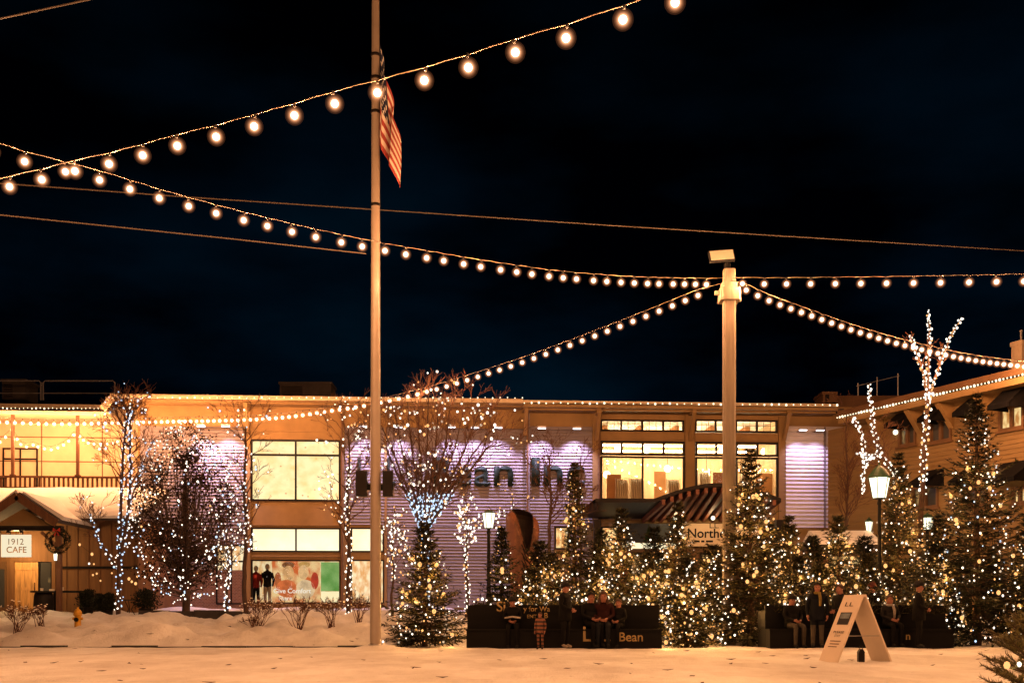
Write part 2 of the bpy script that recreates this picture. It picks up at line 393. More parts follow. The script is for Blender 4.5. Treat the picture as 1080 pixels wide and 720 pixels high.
glass, gt, gb = newmat('window_glass')
gt.nodes.clear(); _o = gt.nodes.new('ShaderNodeOutputMaterial'); _m = gt.nodes.new('ShaderNodeMixShader'); _t = gt.nodes.new('ShaderNodeBsdfTransparent'); _g = gt.nodes.new('ShaderNodeBsdfGlossy'); _f = gt.nodes.new('ShaderNodeFresnel')
_g.inputs['Roughness'].default_value = .02; _t.inputs[0].default_value = (.93, .92, .88, 1)
gt.links.new(_f.outputs[0], _m.inputs[0]); gt.links.new(_t.outputs[0], _m.inputs[1]); gt.links.new(_g.outputs[0], _m.inputs[2]); gt.links.new(_m.outputs[0], _o.inputs[0])

W = dict(
    frost=lit_pane('curtained_window_light', (1, .66, .25), (1, .84, .44), 1.1, 2.2, (1, 1, 1.2), lo=.3, hi=.6, specks=(3.0, (.55, .30, .09))),
    shop=lit_pane('shop_clerestory_light', (1, .82, .48), (1, .92, .62), 1.25, 1.0),
    warm=lit_pane('warm_room_light', (.55, .22, .05), (1, .72, .30), .95, 3.5, (2, 1, .8), lo=.4, hi=.6),
    balc=lit_pane('balcony_door_light', (1, .68, .28), (1, .82, .42), 1.1, 2.0),
    dim=lit_pane('dim_room_light', (.004, .003, .002), (.9, .55, .2), .6, 1.6, (1, 1, .5), lo=.55, hi=.7),
    show=lit_pane('display_light', (.8, .38, .12), (1, .82, .5), 1.0, 4, (1.4, 1, .8), lo=.35, hi=.6),
)

# -------------------------------------------------- the store
st = FA.root('store_building', 'long two storey tan store with clapboard bays, lit windows and eave lights', 'store')
GZ = .6
def U(x, off=0): return FA.at(x, 500, off)[0]
def Z(x, y, off=0): return FA.at(x, y, off)[1]
holes = []
def hole(x0, y0, x1, y1): u0, z1 = FA.at(x0, y0); u1, z0 = FA.at(x1, y1); holes.append((u0, z0, u1, z1))
for r in ((264.5, 463, 359, 528.5), (265, 556, 359, 582), (265, 590, 359, 636), (370, 556, 405, 582), (370, 590, 405, 636), (228, 574, 260, 637),
          (633, 442, 721.5, 455.5), (633.5, 464.5, 722, 527.5), (733, 442, 820, 457), (733, 466, 821, 528),
          (634, 555, 652, 579), (585, 555, 600, 579)): hole(*r)
wm = MB(); holed_wall(wm, U(145), U(899), GZ, Z(500, 424), 0, .22, holes)
wm.face([(U(145), 0, GZ), (U(145), 0, Z(145, 424)), (U(145), 2.0, Z(145, 424)), (U(145), 2.0, GZ)])
wm.build('wall', M['tan'], st)
# recessed balcony wall
lw = MB(); uL = FA.at(-170, 500, -1.5)[0]; lw.box((uL, 1.5, GZ), (U(146), 1.7, Z(60, 426, -1.5))); lw.build('balcony_wall', M['cream'], st)
tr = MB()
for yy in (461, 486.5):
    z = Z(60, yy, -1.5); tr.box((uL, 1.475, z - .02), (U(146) - .02, 1.497, z + .02))
for xx in (-30, 44, 108):
    u = FA.at(xx, 450, -1.5)[0]; tr.box((u - .02, 1.48, Z(60, 519, -1.5)), (u + .02, 1.499, Z(60, 436, -1.5)))
tr.build('wall_batten', M['tan_dark'], st)
window(FA, st, 3, 472, 40, 521, -1.48, W['balc'], cols=2, rows=(.24,), fw=.06)
# balcony: slab, railing, posts
bs = MB(); bs.box((uL, -.9, Z(60, 522)), (U(146) - .01, 1.5, Z(60, 516))); bs.build('balcony_floor', M['tan_dark'], st)
br_ = MB(); zt = Z(60, 502.5, .8); zb = Z(60, 515.5, .8)
br_.box((uL, -.85, zt - .05), (U(144), -.75, zt + .03)); br_.box((uL, -.83, zb), (U(144), -.77, zb + .06))
u = uL
while u < U(144): br_.box((u, -.815, zb + .06), (u + .085, -.785, zt - .05)); u += .19
br_.build('balcony_railing', M['brownwood'], st)
for xx in (13.5, 82):
    p_ = MB(); u = FA.at(xx, 480, .8)[0]; p_.box((u - .055, -.86, Z(60, 503, .8) + .035), (u + .055, -.74, Z(60, 436, .8))); p_.box((u - .1, -.9, Z(60, 503, .8) + .034), (u + .1, -.70, Z(60, 503, .8) + .10)); p_.build('balcony_post', M['brownwood'], st)
# eaves
ev = MB()
FA.rect(ev, -180, 430.5, 112, 437, 1.1, .25); ev.build('fascia', M['cream'], st)
ev = MB(); u0 = FA.at(-180, 430, 1.1)[0]; u1 = FA.at(112, 430, 1.1)[0]; zf = Z(60, 431.5, 1.1); ev.box((u0, -.84, zf - .14), (u1, 1.6, zf - .02)); ev.build('soffit', M['cream'], st)
rk = MB(); a = FA.at(109, 432, 1.08); b = FA.at(119, 420, 1.08); rk.beam((a[0], -1.2, a[1]), (b[0], -1.2, b[1]), .16, .24); rk.build('rake_board', M['cream'], st)
ev = MB(); FA.rect(ev, 116, 420.3, 552, 426.5, 1.0, .28); FA.rect(ev, 552.3, 425.6, 884, 433, 1.0, .28); ev.build('fascia', M['tan'], st)
ev = MB(); FA.rect(ev, 116, 427.3, 884, 428.3, .7, .6)
zz = Z(500, 427.5, 1.0); zz2 = Z(700, 433.5, 1.0)
ev = MB(); ev.box((FA.at(116, 500, 1)[0], -.72, zz + .02), (FA.at(552, 500, 1)[0], .3, zz + .12)); ev.box((FA.at(552.3, 500, 1)[0], -.72, zz2 + .04), (FA.at(884, 500, 1)[0], .3, zz2 + .14)); ev.build('soffit', M['tan'], st)
gu = MB(); FA.rect(gu, 116, 419.2, 552, 420.6, 1.06, .36); FA.rect(gu, 552.3, 424.5, 884, 425.9, 1.06, .36); gu.build('gutter', M['cream'], st)
rf = MB(); u0, u1 = FA.at(-180, 500)[0], U(112)
rf.box((u0, -.8, zf + .02), (u1, 14, zf + .10)); rf.box((U(116), -.68, zz + .14), (U(552), 14, zz + .24)); rf.box((U(552.3), -.68, zz2 + .16), (U(884), 14, zz2 + .26)); rf.build('roof', M['roofing'], st)
# trim band lines and panels
for q in [(x0, yy - 1.1, x1, yy + 1.1, .05, .06) for x0, x1, yy in ((265, 359, 454.5), (265, 359, 553), (265, 359, 586), (180, 258, 452))] + [(x0, 434 if x0 > 600 else 428, x1, 640, .09, .10) for x0, x1 in ((259, 264), (359.5, 362.5), (405.5, 408), (625, 632.5), (723, 732), (821.5, 828))] + [(633, 456.5, 721.5, 463.5, .07, .07), (733, 457.8, 820.8, 465, .07, .07)]:
    tm = MB(); FA.rect(tm, *q); tm.build('trim', M['tan'], st)
# clapboard bays
for i, (x0, y0, x1, y1) in enumerate(((148, 449, 258, 573), (148, 573.2, 226.5, 600), (363.5, 450, 557, 553), (408.5, 553.2, 557, 640), (559, 449.5, 624.5, 554), (559, 554.2, 584, 640), (601.5, 554.2, 624.5, 640))):
    sd = MB(); clapboard(sd, U(x0), U(x1), Z(x0, y1), Z(x0, y0), -.005); sd.build('clapboard_siding', M['siding'], st)
sd = MB(); clapboard(sd, U(828.5), U(898.5), Z(850, 556), Z(850, 449.5), -.005, .17); o_ = sd.build('clapboard_siding', M['metal_siding'], st)
bk = MB(); FA.rect(bk, 148, 600.5, 258.5, 645, .03, .05); bk.build('brick_wall', M['brick'], st)
for q in ((557.2, 434, 558.8, 640, .06, .06), (869, 450, 871, 556, .08, .07)): cb = MB(); FA.rect(cb, *q); cb.build('corner_board', M['siding'], st)
# brackets
for xx in (553.5, 629, 727.5, 826, 262):
    t0 = 428 if xx < 560 else 433.5
    k = MB(); u = U(xx); zt_ = Z(xx, t0 + 1, 0); L = .95
    k.beam((u, -.90, zt_ - .14), (u, -.1, zt_ - 1.2), .15, .15); k.box((u - .09, -.93, zt_ - .17), (u + .09, -.09, zt_ + .0)); k.build('eave_bracket', M['tan'], st)
for xx, y0 in ((361, 428), (556, 428), (631.5, 434), (899, 434)):
    dp = MB(); u = U(xx); zt_ = Z(xx, y0); dp.tube([(u, -.85, zt_ + .02), (u, -.6, zt_ - .25), (u, -.19, zt_ - .45), (u, -.19, .7)], .045, 8)
    for zc_ in (2.6, 4.8, 6.8): dp.box((u - .06, -.2, zc_), (u + .06, -.08, zc_ + .05))
    dp.build('downpipe', M['tan_dark'], st)
# windows of the store
window(FA, st, 264.5, 463, 359, 528.5, .0, W['frost'], cols=2, rows=(.25,), fw=.07)
window(FA, st, 265, 556, 359, 582, .0, W['shop'], cols=2, fw=.06)
window(FA, st, 265, 590, 359, 636, .0, glass, cols=1, fw=.05)
window(FA, st, 370, 556, 405, 582, .0, W['shop'], cols=1, fw=.06)
window(FA, st, 370, 590, 405, 636, .0, W['show'], cols=1, fw=.05)
window(FA, st, 228, 574, 260, 637, .0, W['show'], cols=2, rows=(.28,), fw=.06)
for (x0, x1) in ((633, 721.5), (733, 820)):
    dy = 1 if x0 > 700 else 0
    window(FA, st, x0, 442, x1, 455.5 + dy, .0, glass, cols=4, fw=.075)
    window(FA, st, x0 + .5, 464.5 + dy, x1 + .5, 480.5 + dy, .0, glass, cols=4, fw=.085)
    window(FA, st, x0 + .5, 480.6 + dy, x1 + .5, 527.5 + dy, .0, glass, cols=2, fw=.07)
window(FA, st, 634, 555, 652, 579, .0, W['warm'], cols=1, fw=.06)
window(FA, st, 585, 555, 600, 579, .0, W['warm'], cols=1, fw=.06)
# muntins on the clerestories
mn = MB()
for (x0, x1) in ((633, 721.5), (733, 820)):
    for k in range(12):
        if k % 3 == 0: continue
        xx = x0 + (x1 - x0) * k / 12; FA.rect(mn, xx - .25, 443.5, xx + .25, 454.6, -.06, .015)
    FA.rect(mn, x0 + 1.5, 448.6, x1 - 1.5, 449.2, -.078, .012)
mn.build('muntin', M['tan_dark'], st)

# upstairs room
room = MB(); ra, rb = U(629), U(826); zf0, zc = Z(700, 545), Z(700, 437)
room.face([(ra, 5.5, zf0), (rb, 5.5, zf0), (rb, 5.5, zc), (ra, 5.5, zc)]); room.face([(ra, .25, zf0), (ra, 5.5, zf0), (ra, 5.5, zc), (ra, .25, zc)]); room.face([(rb, .25, zf0), (rb, .25, zc), (rb, 5.5, zc), (rb, 5.5, zf0)])
room.face([(ra, .25, zf0), (ra, 5.5, zf0), (rb, 5.5, zf0), (rb, .25, zf0)])
room.build('upstairs_room', mat('room_pine', (.72, .52, .31), .6, .3, 1.2, stretch=(2.2, 1, .5)), st)
cl_ = MB(); cl_.box((ra, .25, zc), (rb, 5.5, zc + .05)); cl_.build('upstairs_ceiling', mat('ceiling_plaster', (.80, .74, .62), .8, .06, 2), st)
bmb = MB()
for k in range(5): u = ra + (rb - ra) * (k + .5) / 5; bmb.box((u - .1, 2.7, zc - .35), (u + .1, 5.4, zc - .02))
bmb.box((ra + .1, 2.4, zc - .62), (rb - .1, 2.65, zc - .36)); bmb.build('ceiling_beam', mat('beam_wood', (.42, .19, .07), .6, .2, 2), st)
lamp_room = emit('room_lamp_glass', (1.0, .74, .36), 14, sampling='FRONT')
M['cord_dark'] = M['black']
for i, (x, y) in enumerate(((652, 472), (682, 474), (704, 494), (762, 474), (806, 476), (800, 500), (745, 500), (640, 500))):
    off = -2.0 - (i % 3) * .9; u, z = FA.at(x, y, off)
    pd = thing('pendant_lamp', 'pendant lamp upstairs ' + ('behind the row of four small panes left of the post', 'second of the pendants under the small panes left of the post', 'low over the clothes in the wide left window', 'behind the small panes just left of the square post', 'behind the small panes right of the square post', 'over the display in the window right of the post', 'low in the window just left of the square post', 'near the left edge of the wide left window')[i], 'lamp', FA.world(u, off, z), FA.rz, 'pendant lamps in the upstairs shop')
    g = MB(); g.sphere((0, 0, 0), .16, 10, 6); g.build('globe', lamp_room, pd, True); c_ = MB(); c_.tube([(0, 0, .15), (0, 0, zc - z - .01)], .012, 5); c_.build('cord', M['black'], pd)
strip = MB()
for k in range(3): strip.box((ra + .4, .9 + k * 1.7, zc - .95), (rb - .4, 1.02 + k * 1.7, zc - .90))
strip.build('ceiling_light', emit('ceiling_strip', (1.0, .74, .46), 62.0, sampling='FRONT'), st)
cloth_w = mat('cream_garments', (.72, .62, .46), .8, .15, 6, stretch=(8, 1, .4)); cloth_d = mat('brown_display_board', (.45, .22, .08), .6, .15, 2)
gar = ((640, 500, 655, 530, .8, cloth_d), (650.5, 504, 662, 532, .6, cloth_w), (665, 503, 677, 532, .65, cloth_w), (690, 497, 702, 531, 2.5, cloth_d), (704, 504, 716, 532, .9, cloth_w), (737, 496, 748, 531, 1.4, cloth_w), (752, 498, 765, 531, 1.0, cloth_d), (782, 498, 792, 531, .8, cloth_w), (797, 499, 815, 531, 1.6, cloth_d))
gl = ('brown notice board standing at the left edge of the upstairs window', 'cream coats on a rack by the left mullion', 'longer cream coats on a rack beside the central mullion', 'brown panel behind the clothes in the second pane', 'cream jackets hung in the second pane by the post', 'pale clothes standing left of the square post in the third pane', 'brown board half hidden by the square post', 'pale clothes in the pane right of the square post', 'wide brown board near the right end of the upstairs window')
for i, (x0, y0, x1, y1, off, m_) in enumerate(gar):
    u0, z1 = FA.at(x0, y0, -off); u1, z0 = FA.at(x1, y1, -off); z0 = zf0
    if m_ is cloth_w:
        t_ = thing('clothes_rack', gl[i], 'clothes rack', FA.world((u0 + u1) / 2, -off, z0), FA.rz, 'racks of clothes upstairs')
        hw = (u1 - u0) / 2; h_ = z1 - z0
        g = MB(); n_ = 5
        for k in range(n_):
            x_ = -hw + (k + .5) * 2 * hw / n_; ww = hw / n_ * .92; lo = h_ * (.30 + .06 * ((k * 7) % 3))
            g.prism([(x_ - ww, -.2, lo), (x_ + ww, -.2, lo), (x_ + ww * .8, -.14, h_ * .86), (x_ + .02, -.03, h_ * .97), (x_ - .02, -.03, h_ * .97), (x_ - ww * .8, -.14, h_ * .86)], (0, .3, 0))
        g.build('garments', cloth_w, t_)
        r_ = MB(); r_.tube([(-hw - .05, 0, .02), (-hw - .05, 0, h_), (hw + .05, 0, h_), (hw + .05, 0, .02)], .016, 6); r_.build('rail', M['steel'], t_)
    else:
        t_ = thing('display_board', gl[i], 'display board', FA.world((u0 + u1) / 2, -off, z0), FA.rz, 'display boards upstairs')
        hw = (u1 - u0) / 2; h_ = z1 - z0
        g = MB(); g.box((-hw, -.03, .3), (hw, .03, h_)); g.build('panel', m_, t_)
        for s_ in (-1, 1): g = MB(); g.beam((s_ * hw * .8, -.2, 0), (s_ * hw * .8, .04, .5), .05, .05); g.build('leg', M['dark'], t_)
# mannequin-like plant: small indoor tree
# ground floor shop window: poster, display
def local(o_off, x, y): u, z = FA.at(x, y, o_off); return u, z
ps = thing('window_poster', 'large warm orange poster of a cosy family scene inside the shop window', 'poster', FA.A, FA.rz)
pm = lit_pane('poster_print', (.75, .16, .04), (1.0, .70, .34), .95, 2.1, (1, 1, 1.1), lo=.38, hi=.6, detail=4)
u0, z1 = local(-.3, 287, 591); u1, z0 = local(-.3, 337.5, 637)
g = MB(); g.box((u0, .3, z0), (u1, .33, z1)); g.build('print', pm, ps)
for x0, y0, rx, ry, c_ in ((304, 604, 6, 8, (.95, .52, .22)), (320, 603, 5.5, 7.5, (1, .62, .30)), (304, 595.5, 6.5, 3.5, (.30, .10, .03)), (321, 595, 6, 3, (.75, .42, .12)), (302, 620, 11, 9, (.85, .20, .06)), (322, 621, 10, 10, (.98, .70, .42)), (332, 612, 4, 9, (.60, .06, .03)), (293, 611, 3.5, 8, (.55, .14, .04))):
    cu_, cz_ = local(-.29, x0, y0); k_ = 48.0 / 1200; g = MB(); dy_ = .292 + .001 * (x0 % 5); g.prism([(cu_ + rx * k_ * math.cos(t), dy_, cz_ + ry * k_ * math.sin(t)) for t in np.linspace(0, 2 * PI, 19)[:-1]], (0, .0006, 0)); nm_ = 'poster_ink_%d' % x0; g.build('printed_figure', lit_pane(nm_, tuple(c * .55 for c in c_), c_, .95, 5, lo=.25, hi=.6), ps)
lw_ = emit('poster_lettering', (1, .95, .85), 1.1)
a = local(-.28, 288.5, 625); b = local(-.28, 318, 625); text('Give Comfort', a[0], local(-.28, 328, 625)[0], a[1], .285, lw_, ps, .01)
a = local(-.28, 294, 632.5); text('Share', a[0], local(-.28, 308, 625)[0], a[1], .285, lw_, ps, .01)
gp = thing('window_panel', 'pale green panel hanging at the right side of the shop window', 'panel', FA.A, FA.rz)
u0, z1 = local(-.3, 338.5, 592.5); u1, z0 = local(-.3, 357.5, 623); g = MB(); g.box((u0, .3, z0), (u1, .33, z1)); g.build('green_sheet', lit_pane('green_print', (.10, .34, .06), (.36, .62, .22), .9, 1.6, lo=.3, hi=.7), gp)
u0, z1 = local(-.3, 338.5, 623.5); u1, z0 = local(-.3, 357.5, 636); g = MB(); g.box((u0, .3, z0), (u1, .33, z1)); g.build('white_sheet', W['shop'], gp)
g = MB(); u0, z1 = local(-1.2, 255, 588); u1, z0 = local(-1.2, 366, 642); g.box((u0, 1.2, z0), (u1, 1.25, z1)); g.build('display_backing', W['show'], st)
def mannequin(x, label, mats, off, top=598):
    u, z0 = local(-off, x, 640); _, z1 = local(-off, x, top); h = z1 - z0
    t_ = thing('mannequin', label, 'mannequin', FA.world(u, -off, z0), FA.rz, 'mannequins in the shop window'); k = h / 1.75
    g = MB(); g.lathe([(.10 * k, .80 * k), (.17 * k, .86 * k), (.15 * k, 1.05 * k), (.19 * k, 1.30 * k), (.16 * k, 1.42 * k), (.06 * k, 1.47 * k), (.05 * k, 1.5 * k)], 10); g.build('jacket', mats[0], t_, True)
    for s_ in (-1, 1): g = MB(); g.tube([(s_ * .08 * k, 0, .02), (s_ * .09 * k, 0, .45 * k), (s_ * .07 * k, 0, .84 * k)], [.05 * k, .065 * k, .09 * k], 8); g.build('leg', mats[1], t_, True)
    for s_ in (-1, 1): g = MB(); g.tube([(s_ * .17 * k, 0, 1.38 * k), (s_ * .25 * k, 0, 1.1 * k), (s_ * .22 * k, -.1 * k, .85 * k)], [.06 * k, .05 * k, .035 * k], 8); g.build('sleeve', mats[0], t_, True)
    g = MB(); g.sphere((0, 0, 1.62 * k), .11 * k, 10, 8, (.85, 1, 1.15)); g.build('head', mats[2], t_, True)
red = mat('red_knit', (.35, .03, .02), .8, .3, 8); blk = mat('black_cloth', (.015, .014, .014), .8, .3, 8); wht = mat('white_plastic', (.7, .62, .5), .4, .05, 2)
mannequin(270, 'mannequin in red jacket and dark trousers at the left edge of the shop window', (red, blk, wht), .25, 596)
mannequin(282, 'mannequin in dark jacket and pale trousers beside the orange poster', (blk, wht, wht), .28, 594)
def pal(i): return (.9, .86, .78)
# signs of the store
sg = thing('building_lettering', 'large dark green raised letters across the clapboard wall behind the bare tree', 'lettering', FA.A, FA.rz)
for s_, x0, x1, h in (('L', 377.5, 388.5, 1), ('.', 391, 393, 1), ('L', 409, 417, 1), ('.', 420, 423, 1), ('B', 457, 475, 1), ('e', 481, 497, .7), ('a', 500, 517, .7), ('n', 521, 541, .7), ('I', 560.5, 569, 1), ('n', 573, 593, .7), ('c', 598, 616, .7)):
    if s_ in '.e' and x1 - x0 < 5: 
        if s_ == 'e': continue
    z0 = Z(x0, 512); z1 = Z(x0, 482); hh = (z1 - z0) * (h if s_ != '.' else .12)
    o_ = text(s_, U(x0), U(x1), z0, -.13, M['lettergreen'], sg, .012, hh, .12); o_.name = 'letter'
# entrance canopy
cp = MB(); raf = []
def arch(x): 
    if x < 690: return 529.5 + (690 - x) * .0
    t = (x - 690) / 67.5; return 529.5 - 16.5 * math.sin(min(t, 2) * PI / 2)
NO = 5.2
xs = list(range(628, 826, 4)); top = [FA.at(x, arch(x), NO) for x in xs]
far = [FA.at(x - 22, 546.5, .12) for x in xs]
for i in range(len(xs) - 1):
    for dz, fl in ((0, 0), (.14, 1)):
        q = [(top[i][0], -NO, top[i][1] + dz), (top[i + 1][0], -NO, top[i + 1][1] + dz), (far[i + 1][0], -.12, far[i + 1][1] + dz), (far[i][0], -.12, far[i][1] + dz)]
        cp.face(q)
    cp.face([(top[i][0], -NO, top[i][1]), (top[i + 1][0], -NO, top[i + 1][1]), (top[i + 1][0], -NO, top[i + 1][1] + .14), (top[i][0], -NO, top[i][1] + .14)])
can = cp.build('entrance_canopy', M['dark'], st)
for x in range(700, 824, 9):
    a = FA.at(x, arch(x), NO); b = FA.at(x - 22, 546.5, .15)
    g = MB(); g.beam((a[0], -NO + .02, a[1] - .12), (b[0], -.16, b[1] - .10), .13, .2); g.build('rafter', M['rafter'], can)
g = MB(); FA.rect(g, 630, 547.5, 826, 551.5, .35, .25); g.build('entrance_beam', M['tan'], st)
for x in (630, 822):
    g = MB(); u, z = FA.at(x, 548, NO - .4); g.box((u - .14, -NO + .3, .5), (u + .14, -NO + .58, z)); g.build('canopy_post', M['dark'], can)
for x in (712, 752, 796):
    u, z = FA.at(x, 546, 1.5); lq = MB(); lq.sphere((0, 0, 0), .09, 10, 6); o_ = lq.build('canopy_lamp', E['lamp'], can, True, (u, -1.5, z)); lq = MB(); lq.tube([(0, 0, .08), (0, 0, .5)], .012, 5); lq.build('stem', M['dark'], o_)
    L = bpy.data.lights.new('glow', 'POINT'); L.energy = 26; L.color = (1, .62, .3); L.shadow_soft_size = .05; L_ = bpy.data.objects.new('glow', L); C.objects.link(L_); L_.parent = o_; L_.location = (0, 0, -.15)
ew = MB(); FA.rect(ew, 655, 551.7, 716, 645, .3, .25); 
bn = thing('banner', 'dark blue night scene banner with a green fir above the entrance', 'banner', FA.A, FA.rz)
u0, z1 = FA.at(660.5, 551.8, .4); u1, z0 = FA.at(710.5, 571.5, .4); g = MB(); g.box((u0, -.4, z0), (u1, -.36, z1)); g.build('panel', mat('banner_blue', (.004, .014, .03), .5, .5, 2.5), bn)
um = (u0 + u1) / 2 - .05; g = MB()
for k in range(4):
    zb_ = z0 + .05 + k * .14; wd = .24 - k * .05; g.prism([(um - wd, -.41, zb_), (um + wd, -.41, zb_), (um, -.41, zb_ + .28)], (0, .008, 0))
g.build('fir_motif', mat('banner_green', (.008, .026, .006), .6, .3, 8), bn)
g = MB(); g.prism([(um + .62 + .3 * math.cos(t), -.412, z0 + .38 + .3 * math.sin(t)) for t in np.linspace(0, 2 * PI, 25)[:-1]], (0, .008, 0)); g.build('round_motif', mat('banner_grey', (.03, .045, .05), .6, .4, 3), bn)
g = MB(); FA.rect(g, 655, 572.2, 713, 578.2, .32, .05); g.build('transom_window', W['shop'], st)
ns = thing('store_sign', 'cream signboard with dark serif lettering beside the dark blue banner', 'sign', FA.A, FA.rz)
u0, z1 = FA.at(716.5, 551.6, .42); u1, z0 = FA.at(800, 576, .42); g = MB(); g.box((u0, -.42, z0), (u1, -.36, z1)); g.build('board', mat('cream_sign', (.72, .55, .36), .6, .05, 2), ns)
u_ = lambda x: FA.at(x, 560, .43)[0]
text('L.L.', u_(748.5), u_(758), Z(750, 556.5, .43), -.43, M['black'], ns, .01); text('Northe', u_(725.5), u_(765), Z(740, 566.5, .43), -.43, M['black'], ns, .014)
text('Bar in the', u_(733), u_(752), Z(740, 572.2, .43), -.43, M['black'], ns, 0) if False else None
sp = MB()
for a_, b_ in ((732, 738), (739.5, 743), (744.5, 752)): FA.rect(sp, a_, 569.5, b_, 571.6, .424, .003)
sp.build('small_print', M['dark'], ns)
ewo = MB(); FA.rect(ewo, 655, 578.6, 830, 645, .28, .2); ewo.build('entrance_wall', M['tan_dark'], st)
for (x0, x1) in ((683, 700.5), (738, 757), (664, 678), (712, 727)):
    window(FA, st, x0, 582, x1, 638, .36, W['warm'], cols=1, rows=(.45,), fw=.11, name='door')
# wall washers
def washer(x, y, energy, label, off=.8):
    u, z = FA.at(x, y, off)
    t_ = thing('wall_washer', label, 'spotlight', FA.world(u, off, z), FA.rz, 'wall washer lights under the eaves')
    g = MB(); g.box((-.17, -.06, .0), (.17, .06, .07)); g.beam((0, .05, .04), (0, off - .02, .04), .05, .05); g.build('housing', M['steel'], t_)
    g = MB(); g.box((-.16, -.05, -.035), (.16, .05, -.002)); g.build('lens', E['fix'], t_)
    L = bpy.data.lights.new('wash', 'SPOT'); L.energy = energy; L.color = (.78, .62, 1.0); L.spot_size = R(92); L.spot_blend = .75; L.shadow_soft_size = .05
    lo = bpy.data.objects.new('wash', L); C.objects.link(lo); lo.parent = t_; lo.location = (0, 0, -.05); lo.rotation_euler = (R(22), 0, 0)
    return t_
WL = ((571.5, 451, 'under the eave above the left of the narrow clapboard bay'), (608.5, 451.5, 'under the eave next to the tall windows'), (476, 450, 'above the clapboard behind the left of the big bare tree'), (501, 450.5, 'above the clapboard behind the middle of the big bare tree'),
      (525.5, 450.5, 'above the clapboard behind the right edge of the big bare tree'), (383, 449, 'above the clapboard just left of the flagpole'), (420, 450, 'above the clapboard right of the flagpole'), (847, 453, 'left one of the pair over the bright white siding'), (865, 453.3, 'right one of the pair over the bright white siding'), (212, 449, 'above the clapboard behind the dark round tree'), (238, 449, 'above the clapboard right of the dark round tree'))
for x, y, s_ in WL: washer(x, y, 215 if x > 840 else 760 if x > 540 else 640, 'small spotlight ' + s_)

# eave light strings, as things laid along the gutters
ico = MB(); ico.sphere((0, 0, 0), 1.0, 6, 4); fairy_me = {}
def bulb_mesh(kind, r):
    k = (kind, round(r, 4))
    if k not in fairy_me:
        g = MB(); g.sphere((0, 0, 0), r, 6, 4, (1, 1, 1.15)); fairy_me[k] = g.mesh('bulb', E[kind], True)
    return fairy_me[k]
def fairy(name, label, pts, kinds, r, loc, group=None, cord=True, cat='string lights', maxgap=.7, amber=None):
    """a string of small lamps: kinds = list of (material, share)"""
    root = thing(name, label, cat, loc, 0, group); lv_ = Vector(loc); rg = random.Random(len(pts))
    order = sorted(range(len(pts)), key=lambda i: pts[i].y); near = set(order[:100]); rest = {}
    for i, p in enumerate(pts):
        q = rg.random(); a = 0
        for kd, sh in kinds:
            a += sh
            if q <= a: break
        rr = r * (.62, .8, 1.0, .7, 1.2)[(i * 7 + i // 5) % 5] * .92
        if i in near:
            o = bpy.data.objects.new('bulb', bulb_mesh(kd, rr)); C.objects.link(o); o.parent = root; o.location = p - lv_
        else: rest.setdefault(kd, []).append((p - lv_, rr))
    if rest:
        g = MB(); ks = list(rest)
        for k, kd in enumerate(ks):
            g.cur = k
            for p, rr in rest[kd]: g.sphere(p, rr, 5, 3)
        o = g.build('bulb', [E[k] for k in ks], root, True); o['kind'] = 'stuff'
    if cord:
        runs = [[]]
        for p in pts:
            if runs[-1] and (p - lv_ - runs[-1][-1]).length > maxgap: runs.append([])
            runs[-1].append(p - lv_)
        run = max(runs, key=len)
        if len(run) > 2: g = MB(); g.tube(run, .006, 3, False); g.build('cord', M['cord'], root)
    return root
def eave_string(fac, x0, y0, x1, y1, off, n, label, r=.036):
    pts = []
    for k in range(n):
        t = k / (n - 1); px = x0 + (x1 - x0) * t; u, z = fac.at(px, y0 + (y1 - y0) * t, off); pts.append(fac.world(u, off, z + .012 * ((k * 7) % 3 - 1)))
    fairy('eave_lights', label, pts, [('eave', 1)], r, pts[0], 'light strings along the eaves', maxgap=3)
eave_string(FA, -150, 430, 108, 430.5, 1.14, 60, 'row of small warm lamps along the lower roof edge above the balcony', .032)
eave_string(FA, 119, 419.3, 551, 419.3, 1.14, 56, 'row of small warm lamps along the middle roof edge behind the flagpole', .032)
eave_string(FA, 553, 424.6, 883, 427, 1.14, 44, 'row of small white lamps along the roof edge above the tall windows', .04)

# rooftop things
rr = thing('roof_railing', 'pale pipe railing on the dark flat roof above the balcony', 'railing', P(60, 418, 51))
b0 = P(60, 418, 51)
for x0, x1 in ((-40, 43), (45.5, 121)):
    g = MB(); a, b = P(x0, 401.5, 51) - b0, P(x1, 401.5, 51) - b0; c, d = P(x0, 414.5, 51) - b0, P(x1, 414.5, 51) - b0; e = P(x0, 422, 51) - b0; f = P(x1, 422, 51) - b0
    g.tube([e, a + Vector((0, 0, -.08)), a + Vector((.08, 0, 0)), b - Vector((.08, 0, 0)), b + Vector((0, 0, -.08)), f], .035, 6); g.tube([c, d], .028, 6); g.build('rail', M['steel'], rr)
def roof_box(name, label, x0, y0, x1, y1, D, m, cat):
    a = P(x0, y0, D); b = P(x1, y1, D); t_ = thing(name, label, cat, (a.x, D, b.z))
    g = MB(); g.box((0, 0, 0), (b.x - a.x, 1.4, a.z - b.z)); g.box((-.05, -.05, a.z - b.z - .1), (b.x - a.x + .05, 1.45, a.z - b.z + .02)); g.build('casing', m, t_)
    g = MB(); n_ = 6
    for k in range(n_): z_ = (a.z - b.z) * (.12 + .7 * k / n_); g.box((.1, -.03, z_), ((b.x - a.x) * .45, 0, z_ + .05))
    g.build('louvre', M['dark'], t_); return t_
roof_box('rooftop_unit', 'dark boxy ventilation unit on the roof left of the flagpole', 295, 403, 349, 421, 53, M['roofing'], 'rooftop unit')
roof_box('rooftop_unit', 'low pale box on the roof where the two buildings meet', 868, 413.5, 882, 424, 51, M['tan_dark'], 'rooftop unit')
